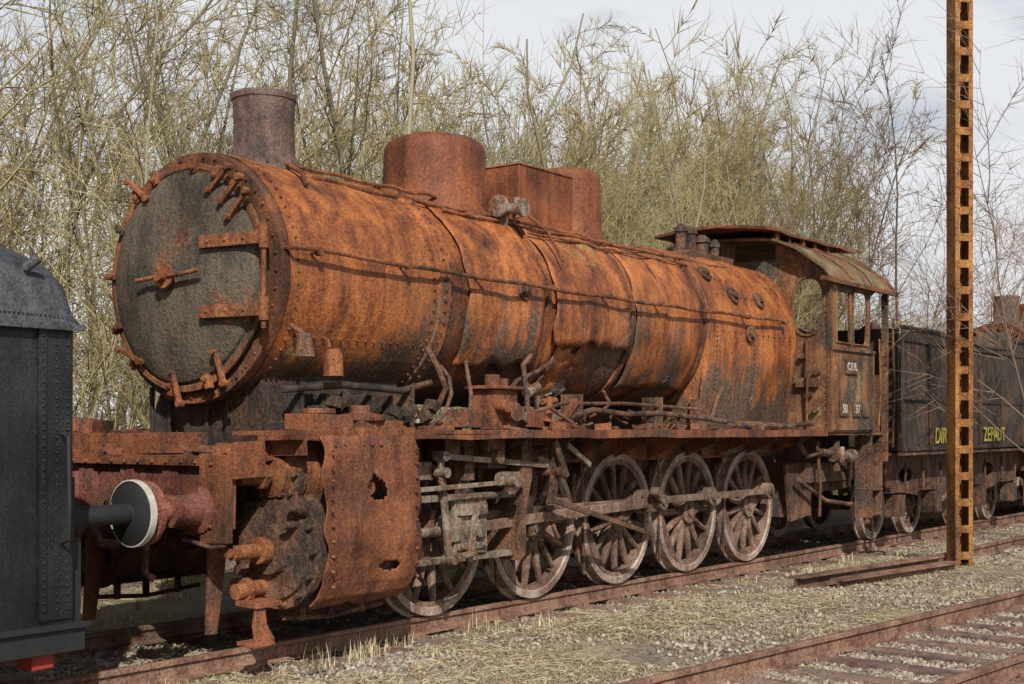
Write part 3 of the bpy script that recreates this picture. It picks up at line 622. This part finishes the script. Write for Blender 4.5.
# ================================================================== SHUNTER at left
V=root('black_hood_shunter',(2.5,0,0))
b=MB()
def sect(hw,zt,zb,r,crown):
    P=[(-hw,zb),(-hw,zt-r)]
    for i in range(1,7): a=i/6*math.pi/2*.82; P.append((-hw+r-r*math.cos(a),zt-r+r*math.sin(a)))
    P.append((-hw*.45,zt+crown*.8)); P.append((0,zt+crown))
    return P+[(-p[0],p[1]) for p in reversed(P[:-1])]
b.plate(sect(1.40,2.30,.45,.03,.0),[],lambda u,v,w:(-1.0+w,u,v),6.05)
for x in (4.80,3.9,3.0): b.box(x,x+.05,-1.425,-1.402,.5,2.24)
b.box(4.86,5.03,-1.412,-1.402,.5,2.22)
for x in (4.825,4.925,5.0):
    for i in range(36): b.rivet((x,-1.426 if x<4.9 else -1.413,.56+i*.047),(0,-1,0),.009,.008)
b.build('hood_body',M_van,V,bev=.02,jit=.008)
b=MB()
P=[(-1.44,2.26),(-1.42,2.42),(-1.36,2.56),(-1.22,2.68),(-.9,2.80),(-.45,2.87),(0,2.89),(.45,2.87),(.9,2.80),(1.22,2.68),(1.36,2.56),(1.42,2.42),(1.44,2.26)]
vs=[];fs=[];n=len(P)
xs=[-1.0,0,1,2,3,4,4.6,4.85,4.98,5.06,5.1]
for k,x in enumerate(xs):
    q={4.85:.985,4.98:.94,5.06:.86,5.1:.72}.get(x,1)
    for (y,z) in P: vs.append((x,y*(1 if z<2.3 else (1-(1-q)*.35)),2.26+(z-2.26)*q))
for k in range(len(xs)-1):
    for j in range(n-1): fs.append((k*n+j,k*n+j+1,(k+1)*n+j+1,(k+1)*n+j))
fs.append(tuple((len(xs)-1)*n+j for j in range(n))); fs.append(tuple(range(n)))
b.add(vs,fs)
b.box(-1,5.1,-1.46,-1.44,2.24,2.28); b.cyl((4.75,-1.36,2.6),(4.8,-1.42,2.66),.03)
for i in range(20): b.rivet((4.5+.03*i,-1.44,2.33),(0,-1,0),.007,.006)
b.build('hood_roof',M_vanroof,V)
b=MB()
b.box(-1.0,5.12,-1.43,1.43,.30,.44); b.box(-1.0,5.14,-1.46,1.46,.44,.47); b.box(5.05,5.14,-1.3,1.3,.75,1.35)
b.tube([(4.95,-1.43,1.62),(4.95,-1.5,1.6),(4.95,-1.51,1.2),(4.95,-1.5,.98),(4.95,-1.43,.96)],.014,8)
for sg in (-1,1):
    b.lathe((0,sg*.875,1.07),'x',[(5.1,.16),(5.2,.16),(5.22,.1),(5.45,.095),(5.46,.07),(5.86,.07),(5.88,.2),(5.90,.225),(5.93,.225),(5.95,.12),(5.955,0)],36)
b.box(5.1,5.17,-1.32,-1.22,.3,.95); b.tube([(5.12,-.5,.9),(5.3,-.5,.6),(5.35,-.5,.35)],.03)
b.build('shunter_frame',M_blk,V,bev=.006)
b=MB()
for sg in (-1,1): b.lathe((0,sg*.875,1.07),'x',[(5.885,.222),(5.889,.232),(5.934,.232),(5.938,.20)],36)
b.build('white_buffer_rims',M_white,V)
b=MB(); b.box(4.80,4.95,-1.36,-1.2,.20,.30); b.build('red_step',M_redp,V,bev=.01)
for sg in (-1,1):
    for x in (0.2,3.4):
        b=MB(); wheel(b,x,sg*.76,.45,sg,10,False,None); b.build('shunter_wheel',[M_wheel,M_tyre],V)
# ================================================================== TRACKS
RP=[(-.065,-.15),(.065,-.15),(.065,-.138),(.012,-.122),(.012,-.045),(.036,-.033),(.036,-.004),(.028,0),(-.028,0),(-.036,-.004),(-.036,-.033),(-.012,-.045),(-.012,-.122),(-.065,-.138)]
def rail(b,x0,x1,y,seg=2.0,dz=0):
    n=max(1,int((x1-x0)/seg)); k=len(RP); vs=[]
    for i in range(n+1):
        x=x0+(x1-x0)*i/n; wz=.006*noise.noise(Vector((x*.3,y,0)))
        for (u,v) in RP: vs.append((x,y+u+.008*noise.noise(Vector((x*.25,y,5))),v+wz+dz))
    fs=[(i*k+j,i*k+(j+1)%k,(i+1)*k+(j+1)%k,(i+1)*k+j) for i in range(n) for j in range(k)]
    fs+=[tuple(range(k)),tuple(range(n*k,n*k+k))]; b.add(vs,fs,0)
b=MB()
for y in (-.753,.753): rail(b,-30,90,y)
x=-10
while x<60:
    b.box(x,x+.24,-1.25,1.25,-.25,-.155,1)
    for y in (-.753,.753):
        for e in (-.1,.1): b.box(x+.05,x+.17,y+e-.03,y+e+.03,-.155,-.12,0)
    x+=.65
b.build('railway_track',[M_rail,M_sleeper],None,origin=(12,0,0))
A2=ANG-R(5.4); P0=W(7.45,4.585-D0,0); d2=Vector((math.cos(A2),math.sin(A2),0)); n2=Vector((-math.sin(A2),math.cos(A2),0)); C2=P0-n2*.753
b=MB()
for y in (-.753,.753): rail(b,-12,60,y)
x=-8
while x<45:
    xx=x+random.uniform(-.03,.03); w=.25
    b.box(xx-w/2,xx+w/2,-1.22,1.22,-.19,-.134,1)
    for y in (-.753,.753):
        for e in (-.1,.1):
            b.box(xx-.05,xx+.05,y+e-.035,y+e+.035,-.134,-.112,0); b.cyl((xx,y+e*1.1,-.12),(xx,y+e*1.1,-.08),.017,n=6)
    x+=.62
ob=b.build('railway_track.001',[M_rail,M_sleeper],None,jit=.004); ob.location=C2; ob.rotation_euler=(0,0,A2)
b=MB()
rail(b,17.0,30,-2.55,dz=.03); b.build('loose_rail',M_rail,None,origin=(23,-2.5,0))
for k,(x0,y0,x1,y1,z) in enumerate(((13.7,-2.2,17.1,-2.62,.02),(14.1,-2.52,16.9,-2.9,-.02))):
    b=MB(); p=Vector((x0,y0,0));q=Vector((x1,y1,0));a=math.atan2(y1-y0,x1-x0)
    M=Matrix.Translation(((x0+x1)/2,(y0+y1)/2,z))@Matrix.Rotation(a,4,'Z'); l=(q-p).length/2
    b.box(-l,l,-.09,.09,-.14,-.12,0,M); b.box(-l,l,-.09,.09,.0,.02,0,M); b.box(-l,l,-.008,.008,-.12,.0,0,M)
    b.build('rusty_steel_beam',M_rail,None,origin=((x0+x1)/2,(y0+y1)/2,0),jit=.01)
# ================================================================== MAST
b=MB(); H=9.6; hw=.125
for sx in (-1,1):
    x0,x1=sorted((sx*hw,sx*(hw-.012))); b.box(x0,x1,-.11,.11,-.3,H)
    for yy in (-.11,.11):
        xa,xb=sorted((sx*(hw-.012),sx*(hw-.06))); ya,yb=sorted((yy,yy*.9)); b.box(xa,xb,ya,yb,-.3,H)
z=.0
while z<H:
    for yy in (-.118,.110): b.box(-.118,.118,yy,yy+.008,z,z+.10)
    for sx in (-1,1):
        for dz in (.025,.075): b.rivet((sx*.09,-.118,z+dz),(0,-1,0),.011,.01)
    z+=.34
b.box(-.2,.2,-.2,.2,-.3,-.1)
ob=b.build('lattice_mast',M_post,None,bev=.002); ob.location=(5.77,17.4,-.02); ob.rotation_euler=(0,0,R(12))
# ================================================================== GROUND
def st(x,y): return x*DX+y*DY, (-x*DY+y*DX)
def hgt(x,y):
    s,D=st(x,y); v=Vector((x,y,0))
    h=-.165+.035*noise.noise(v*.6)+.015*noise.noise(v*2.5)+.008*noise.noise(v*7)
    t=D-D0
    if abs(t)<1.3: h-=.02
    if -3.6<t<-1.2: h+=.05*math.sin((t+3.6)/2.4*math.pi)
    t2=(v-C2).dot(n2)
    if abs(t2)<1.3: h=min(h,-.165+.01*noise.noise(v*4))
    if D>12: h+=min(1.5,(D-12)*.12)
    return h
def ticks(a,b,f,lo,hi):
    c=list(np.arange(a,b+f,f)); x=a;stp=f
    pre=[]
    while x>lo: stp*=1.35; x-=stp; pre.append(x)
    x=c[-1];stp=f;post=[]
    while x<hi: stp*=1.35; x+=stp; post.append(x)
    return pre[::-1]+c+post
xs=ticks(-6,12,.13,-600,600); ys=ticks(6,26,.14,-300,1200)
vs=[(x,y,hgt(x,y)) for y in ys for x in xs]; nx=len(xs)
fs=[(j*nx+i,j*nx+i+1,(j+1)*nx+i+1,(j+1)*nx+i) for j in range(len(ys)-1) for i in range(nx-1)]
me=bpy.data.meshes.new('ground'); me.from_pydata(vs,[],fs); me.polygons.foreach_set('use_smooth',[True]*len(fs))
g=bpy.data.objects.new('ground',me); sc.collection.objects.link(g)
m,nt,bs=newmat('ballast_and_dry_grass'); tc=nt.nodes.new('ShaderNodeTexCoord').outputs['Object']
v1=nd(nt,'ShaderNodeTexVoronoi'); v1.inputs['Scale'].default_value=26; nt.links.new(tc,v1.inputs['Vector'])
n1=noisen(nt,tc,.7,5,.65); n2_=noisen(nt,tc,18,4,.75); n3=noisen(nt,tc,1.3,5,.7,0,off=(7,3,1)); n4=noisen(nt,tc,60,2,.6)
stone=ramp(nt,math_(nt,'ADD',math_(nt,'MULTIPLY',n2_,.6),math_(nt,'MULTIPLY',n4,.4)),[(.34,(.09,.065,.048)),(.48,(.24,.19,.14)),(.6,(.37,.31,.235)),(.7,(.46,.41,.32))])
sv=nd(nt,'ShaderNodeSeparateColor'); nt.links.new(v1.outputs['Color'],sv.inputs[0])
stone=mix(nt,.5,stone,ramp(nt,sv.outputs[0],[(0,.55),(.6,1.0),(1,1.3)]),'MULTIPLY')
straw=ramp(nt,n2_,[(.32,(.16,.115,.065)),(.5,(.37,.3,.18)),(.66,(.54,.46,.3))])
moss=ramp(nt,n2_,[(.35,(.08,.075,.025)),(.6,(.2,.18,.07))])
c=mix(nt,ramp(nt,n1,[(.42,0.0),(.58,1.0)]),stone,straw); c=mix(nt,ramp(nt,n3,[(.6,0.0),(.72,.5)]),c,moss)
sepg=nt.nodes.new('ShaderNodeSeparateXYZ'); nt.links.new(tc,sepg.inputs[0])
Dn=math_(nt,'ADD',math_(nt,'MULTIPLY',sepg.outputs[0],-DY),math_(nt,'MULTIPLY',sepg.outputs[1],DX))
od=math_(nt,'ABSOLUTE',math_(nt,'SUBTRACT',Dn,D0)); of=ramp(nt,math_(nt,'ADD',math_(nt,'MULTIPLY',od,.4),math_(nt,'MULTIPLY',n3,.2)),[(.30,.75),(.48,0.0)])
c=mix(nt,of,c,mix(nt,n2_,(.03,.022,.016),(.12,.09,.06)))
nt.links.new(c,bs.inputs['Base Color']); bs.inputs['Roughness'].default_value=.95
bump(nt,bs,math_(nt,'SUBTRACT',math_(nt,'ADD',n2_,n4),math_(nt,'MULTIPLY',v1.outputs['Distance'],.5)),.9,.04)
me.materials.append(m)
def scatter(name,base_v,base_f,P,S,Rz,mats,midx,tilt=.5):
    n=len(P); bv=np.array(base_v,float); k=len(bv)
    v=bv[None]*S[:,None,:]
    ax=rng.uniform(-tilt,tilt,n); ca,sa=np.cos(ax)[:,None],np.sin(ax)[:,None]
    y=v[:,:,1]*ca-v[:,:,2]*sa; z=v[:,:,1]*sa+v[:,:,2]*ca; x=v[:,:,0]
    c_,s_=np.cos(Rz)[:,None],np.sin(Rz)[:,None]
    X=x*c_-y*s_; Y=x*s_+y*c_
    V=np.stack([X,Y,z],2)+P[:,None,:]; V=V.reshape(-1,3)
    fl=[len(f) for f in base_f]; idx=np.concatenate([np.array(f) for f in base_f])
    I=(idx[None]+np.arange(n)[:,None]*k).ravel(); LT=np.tile(fl,n); LS=np.concatenate([[0],np.cumsum(LT)[:-1]])
    me=bpy.data.meshes.new(name); me.vertices.add(len(V)); me.vertices.foreach_set('co',V.ravel())
    me.loops.add(len(I)); me.loops.foreach_set('vertex_index',I.astype(np.int32)); me.polygons.add(len(LT))
    me.polygons.foreach_set('loop_start',LS.astype(np.int32)); me.polygons.foreach_set('loop_total',LT.astype(np.int32))
    for m in mats: me.materials.append(m)
    me.polygons.foreach_set('material_index',np.repeat(midx,len(fl)).astype(np.int32)); me.update(calc_edges=True); me.validate()
    ob=bpy.data.objects.new(name,me); sc.collection.objects.link(ob); return ob
M_st=[flat('stone_a',(.29,.24,.19),.9),flat('stone_b',(.42,.37,.30),.9),flat('stone_c',(.15,.115,.09),.9),flat('stone_d',(.27,.18,.13),.9)]
ico=[(0,0,.8),(.9,.1,.1),(.2,.85,.2),(-.8,.4,-.05),(-.6,-.7,.15),(.45,-.8,0),(0,.1,-.6)]
icf=[(0,1,2),(0,2,3),(0,3,4),(0,4,5),(0,5,1),(6,2,1),(6,3,2),(6,4,3),(6,5,4),(6,1,5)]
def pts(n,fn):
    out=[]
    while len(out)<n:
        Y=8+18*(random.random()**1.6); X=random.uniform(-.42,.42)*Y
        if fn(X,Y): out.append((X,Y,hgt(X,Y)))
    return np.array(out)
def f_st(x,y):
    s,D=st(x,y); t=D-D0; q=Vector((x,y,0))-C2; t2=q.dot(n2); nz=noise.noise(Vector((x,y,0))*.8)
    if abs(t)<1.1: return random.random()<.2
    if D>D0+1.5: return False
    if abs(t2)<1.22:
        u=((q.dot(d2)+8+.31)%.62)-.31
        return random.random()<(.16 if abs(u)<.14 else 1.0)
    return random.random()<.3+.9*nz
n=38000; P=pts(n,f_st); S=rng.uniform(.012,.034,(n,1))*rng.uniform(.7,1.3,(n,3)); P[:,2]+=S[:,0]*.25
scatter('ballast_gravel',ico,icf,P,S,rng.uniform(0,6.28,n),M_st,rng.choice(4,n,p=[.42,.28,.18,.12]))
M_gr=[flat('straw_a',(.49,.40,.24),.9),flat('straw_b',(.64,.55,.37),.9),flat('straw_c',(.28,.2,.11),.9),flat('grass_green',(.17,.18,.055),.9)]
def f_g(x,y):
    s,D=st(x,y); t2=(Vector((x,y,0))-C2).dot(n2); nz=noise.noise(Vector((x+9,y,0))*.7)+.5*noise.noise(Vector((x,y,4))*2.5)
    if abs(t2)<.95: return random.random()<.05
    if abs(D-D0)<.9: return random.random()<.25
    return random.random()<.4+1.2*nz
n=80000; P=pts(n,f_g); P[:,2]+=rng.uniform(.0,.03,n); S=np.stack([rng.uniform(.03,.12,n),rng.uniform(.6,1.2,n),rng.uniform(.2,1.3,n)],1)
blade=[(-1,-.0025,0),(-1,.0025,0),(0,.003,.02),(0,-.003,.02),(1,0,.0)]
scatter('dry_grass_litter',blade,[(0,1,2,3),(3,2,4)],P,S,rng.uniform(0,6.28,n),M_gr,rng.choice(4,n,p=[.42,.32,.22,.04]),.5)
tp=[]
for k in range(420):
    while True:
        Y=8+22*(random.random()**1.3); X=random.uniform(-.42,.42)*Y; s,D=st(X,Y); t=D-D0
        t2=(Vector((X,Y,0))-C2).dot(n2)
        if abs(t2)<1.2 or D<1: continue
        if -1.25<t<1.3 and random.random()<.5: continue
        if random.random()< (.9 if (-1.7<t<-.85 or t>1.0) else .4): break
    big=random.uniform(.4,1.0)*(1.0 if (-1.8<t<-.85 or t>1) else .5)
    for j in range(random.randint(10,28)):
        r=random.gauss(0,.09); a=random.random()*6.28; x=X+r*math.cos(a); y=Y+r*math.sin(a); tp.append((x,y,hgt(x,y),big))
for (s,t,nb) in ((7.9,-1.15,70),(8.1,-1.05,50),(7.4,-1.2,30),(9.6,-1.1,30)):
    c0=W(s,t)
    for j in range(nb):
        r=random.gauss(0,.12); a=random.random()*6.28; x=c0.x+r*math.cos(a); y=c0.y+r*math.sin(a); tp.append((x,y,hgt(x,y),1.1))
tp=np.array(tp); n=len(tp); ub=[(-.004,0,0),(.004,0,0),(.003,.3,.55),(-.003,.3,.55),(0,.7,1)]
S=np.stack([np.ones(n),rng.uniform(-.16,.16,n),rng.uniform(.06,.2,n)*tp[:,3]],1)
scatter('dry_grass_tufts',ub,[(0,1,2,3),(3,2,4)],tp[:,:3].copy(),S,rng.uniform(0,6.28,n),M_gr,rng.choice(4,n,p=[.42,.36,.1,.12]),.25)
# ================================================================== TREES
def barkmat(name,c1,c2,c3):
    m,nt,b=newmat(name); oi=nt.nodes.new('ShaderNodeObjectInfo')
    c=ramp(nt,oi.outputs['Random'],[(0,c1),(.35,c2),(.7,c3),(1,tuple(x*.85 for x in c2))])
    nt.links.new(c,b.inputs['Base Color']); b.inputs['Roughness'].default_value=.85; b.inputs['Specular IOR Level'].default_value=.2; return m
M_tw=[barkmat('thicket_stem_bark',(.13,.11,.075),(.21,.18,.12),(.28,.245,.165)),barkmat('thicket_twig_bark',(.17,.125,.065),(.28,.225,.11),(.38,.32,.165))]
M_tw2=[barkmat('brown_bark',(.12,.08,.06),(.2,.14,.1),(.28,.2,.15)),barkmat('brown_twigs',(.15,.1,.07),(.27,.185,.13),(.33,.24,.18))]
def gen(name,seed,mats,nst,H,lean,spread,n1,n2c,n3,rs=1.0,tw=1.0,first=.12,a1=(.5,1.1),jt=.13,up=.05):
    rd=random.Random(seed); lines=[]
    def grow(p,d,L,r,lv,k):
        pts=[p.copy()]; rr=[r]; st_=L/k; d=d.normalized()
        for i in range(k):
            j=Vector((rd.gauss(0,1),rd.gauss(0,1),rd.gauss(0,1)))*(.09 if lv==0 else jt)
            d=(d+j+Vector((0,0,.04 if lv==0 else up))).normalized(); p=p+d*st_; pts.append(p.copy()); rr.append(r*(1-.8*(i+1)/k))
        lines.append((pts,rr,5 if lv==0 else 3,lv)); return pts,rr
    def side(d,a):
        o=d.orthogonal().normalized(); o.rotate(Quaternion(d,rd.random()*6.283)); return (d*math.cos(a)+o*math.sin(a)).normalized()
    for s in range(nst):
        a=rd.random()*6.28; q=rd.uniform(.1,1)*lean
        p=Vector((math.cos(a),math.sin(a),0))*rd.uniform(0,.45); h=H*rd.uniform(.65,1.05)
        P,Rr=grow(p,Vector((math.cos(a)*q,math.sin(a)*q,1)),h,.055*rs*rd.uniform(.6,1.3)*h/8,0,10)
        for i in range(n1):
            f=first+(1-first)*(i+rd.random())/n1; x=f*10; ii=min(9,int(x)); pt=P[ii].lerp(P[ii+1],x-ii); dd=(P[ii+1]-P[ii]).normalized()
            L1=spread*rd.uniform(.35,1.15)*(1.3-.8*f); Q,q1=grow(pt,side(dd,rd.uniform(*a1)),L1,max(.010,.40*Rr[ii])*rs,1,5)
            for k in range(n2c):
                g=rd.uniform(.2,1)*5; kk=min(4,int(g)); pt2=Q[kk].lerp(Q[kk+1],g-kk); dd=(Q[kk+1]-Q[kk]).normalized()
                Z,_=grow(pt2,side(dd,rd.uniform(.4,1.0)),L1*rd.uniform(.25,.6),.0068*tw,2,2)
                for w in range(n3):
                    g2=rd.uniform(.2,1)*2; k3=min(1,int(g2)); pt3=Z[k3].lerp(Z[k3+1],g2-k3); d3=(Z[k3+1]-Z[k3]).normalized()
                    grow(pt3,side(d3,rd.uniform(.4,1.0)),L1*rd.uniform(.14,.3),.0048*tw,3,1)
    V=[];F=[];MI=[]
    for pts,rr,n,lv in lines:
        o=len(V); k=len(pts)
        for i,p in enumerate(pts):
            d=(pts[min(i+1,k-1)]-pts[max(i-1,0)]); a=d.cross(Vector((.31,.2,.93))).normalized(); b_=d.cross(a).normalized(); q=rr[i]
            for j in range(n):
                t=6.2832*j/n; V.append(p+a*(q*math.cos(t))+b_*(q*math.sin(t)))
        for i in range(k-1):
            for j in range(n): F.append((o+i*n+j,o+i*n+(j+1)%n,o+(i+1)*n+(j+1)%n,o+(i+1)*n+j)); MI.append(0 if lv==0 else 1)
    me=bpy.data.meshes.new(name); me.from_pydata(V,[],F)
    for m in mats: me.materials.append(m)
    me.polygons.foreach_set('material_index',MI)
    me.polygons.foreach_set('use_smooth',[True]*len(F)); return me
var=[gen('thicket_tree_mesh_%d'%i,40+i,M_tw,3,9.6,.3,2.6,18,8,5,1.0,1.05) for i in range(5)]
far=[gen('thicket_far_mesh_%d'%i,60+i,M_tw,4,9.6,.35,2.6,20,12,0,1.0,1.7) for i in range(3)]
low=[gen('scrub_mesh_%d'%i,80+i,M_tw,8,4.2,.6,1.6,10,7,1,.7,1.1,.05) for i in range(2)]
th=bpy.data.objects.new('bare_tree_thicket',None); sc.collection.objects.link(th); th.location=W(25,8,0)
def put(me,s,D,scale,nm='thicket_tree'):
    w=W(s,D-D0); ob=bpy.data.objects.new(nm,me); sc.collection.objects.link(ob); ob.parent=th
    ob.location=Vector((w.x,w.y,hgt(w.x,w.y)-.1))-th.location; ob.rotation_euler=(random.uniform(-.06,.06),random.uniform(-.06,.06),random.random()*6.28); ob.scale=(scale,scale,scale)
for D,step,vv in ((13.4,2.5,var),(15.8,2.3,var),(18.6,2.3,far),(22.5,2.5,far),(29,2.9,far)):
    s=-2+D*.3
    while s<D*3.8+8:
        ss=s+random.uniform(-.5,.5)*step; DD=D+random.uniform(-1.1,1.1)
        edge=ss/DD
        if edge<2.3: sc_=random.uniform(.86,1.14)*(1.0+.012*max(0,ss-20))
        else: sc_=random.uniform(.42,.6)
        if edge<.6: sc_*=.9
        put(random.choice(vv),ss,DD,sc_)
        s+=step*(1 if edge<3 else 1.6)
for D,step in ((12.0,1.6),(14.5,2.0),(18.5,2.6)):
    s=2.0
    while s<D*3.9+6:
        put(random.choice(low),s+random.uniform(-.4,.4),D+random.uniform(-.4,.4),random.uniform(.5,.95),'scrub_bush'); s+=step
tm=gen('bare_tree_mesh',5,M_tw2,2,8.0,.35,3.8,18,8,5,.9,.85,.2,(.5,1.0),.1)
def tree(nm,me,loc,rz,s):
    ob=bpy.data.objects.new(nm,me); sc.collection.objects.link(ob); ob.location=(loc[0],loc[1],hgt(*loc)-.1); ob.rotation_euler=(0,0,rz); ob.scale=(s,s,s)
tree('bare_tree',tm,(7.75,18.6),1.6,.95)
tm2=gen('bare_tree_mesh_b',9,M_tw2,3,11,.3,4.2,18,9,4,1.1,1.3,.15,(.5,1.0),.1)
w=W(33,4.4); tree('bare_tree.001',tm2,(w.x,w.y),2.0,1.0)
w=W(42,4.5); tree('bare_tree.002',tm2,(w.x,w.y),4.0,.9)
# ================================================================== LIGHT
EL=R(37); az=Vector((.16,-1,0)).normalized(); sunv=Vector((az.x*math.cos(EL),az.y*math.cos(EL),math.sin(EL)))
ld=bpy.data.lights.new('sun','SUN'); ld.energy=5.0; ld.angle=R(.5); ld.color=(1,.95,.86); lo=bpy.data.objects.new('sun',ld); sc.collection.objects.link(lo)
lo.rotation_euler=sunv.to_track_quat('Z','Y').to_euler(); lo.location=(5,-10,20)
w=bpy.data.worlds.new('World'); sc.world=w; w.use_nodes=True; nt=w.node_tree; nt.nodes.clear()
o=nt.nodes.new('ShaderNodeOutputWorld'); bg=nt.nodes.new('ShaderNodeBackground'); sk=nt.nodes.new('ShaderNodeTexSky'); sk.sky_type='NISHITA'; sk.sun_disc=False
sk.sun_elevation=EL; sk.sun_rotation=math.atan2(az.x,az.y); sk.dust_density=2.0
tcw=nt.nodes.new('ShaderNodeTexCoord').outputs['Generated']
cn=noisen(nt,tcw,2.6,5,.6,0,(1,1,2.5)); cf=ramp(nt,cn,[(.38,0.55),(.52,1.0)])
sep=nt.nodes.new('ShaderNodeSeparateXYZ'); nt.links.new(tcw,sep.inputs[0])
cf=math_(nt,'MULTIPLY',cf,ramp(nt,sep.outputs[2],[(.0,1.0),(.32,.95),(.5,.05)]))
c=mix(nt,cf,sk.outputs[0],(11.0,11.2,11.6)); nt.links.new(c,bg.inputs[0]); bg.inputs[1].default_value=.075; nt.links.new(bg.outputs[0],o.inputs[0])
# ================================================================== CAMERA
cd=bpy.data.cameras.new('camera'); cam=bpy.data.objects.new('camera',cd); sc.collection.objects.link(cam); sc.camera=cam
cam.location=(0,0,1.64); cam.rotation_euler=(R(90),0,0); cd.sensor_width=36; cd.lens=36*1350/1024; cd.shift_y=88/1024; cd.clip_end=3000; cd.clip_start=.05
sc.view_settings.view_transform='Standard'; sc.view_settings.look='None'; sc.view_settings.exposure=0
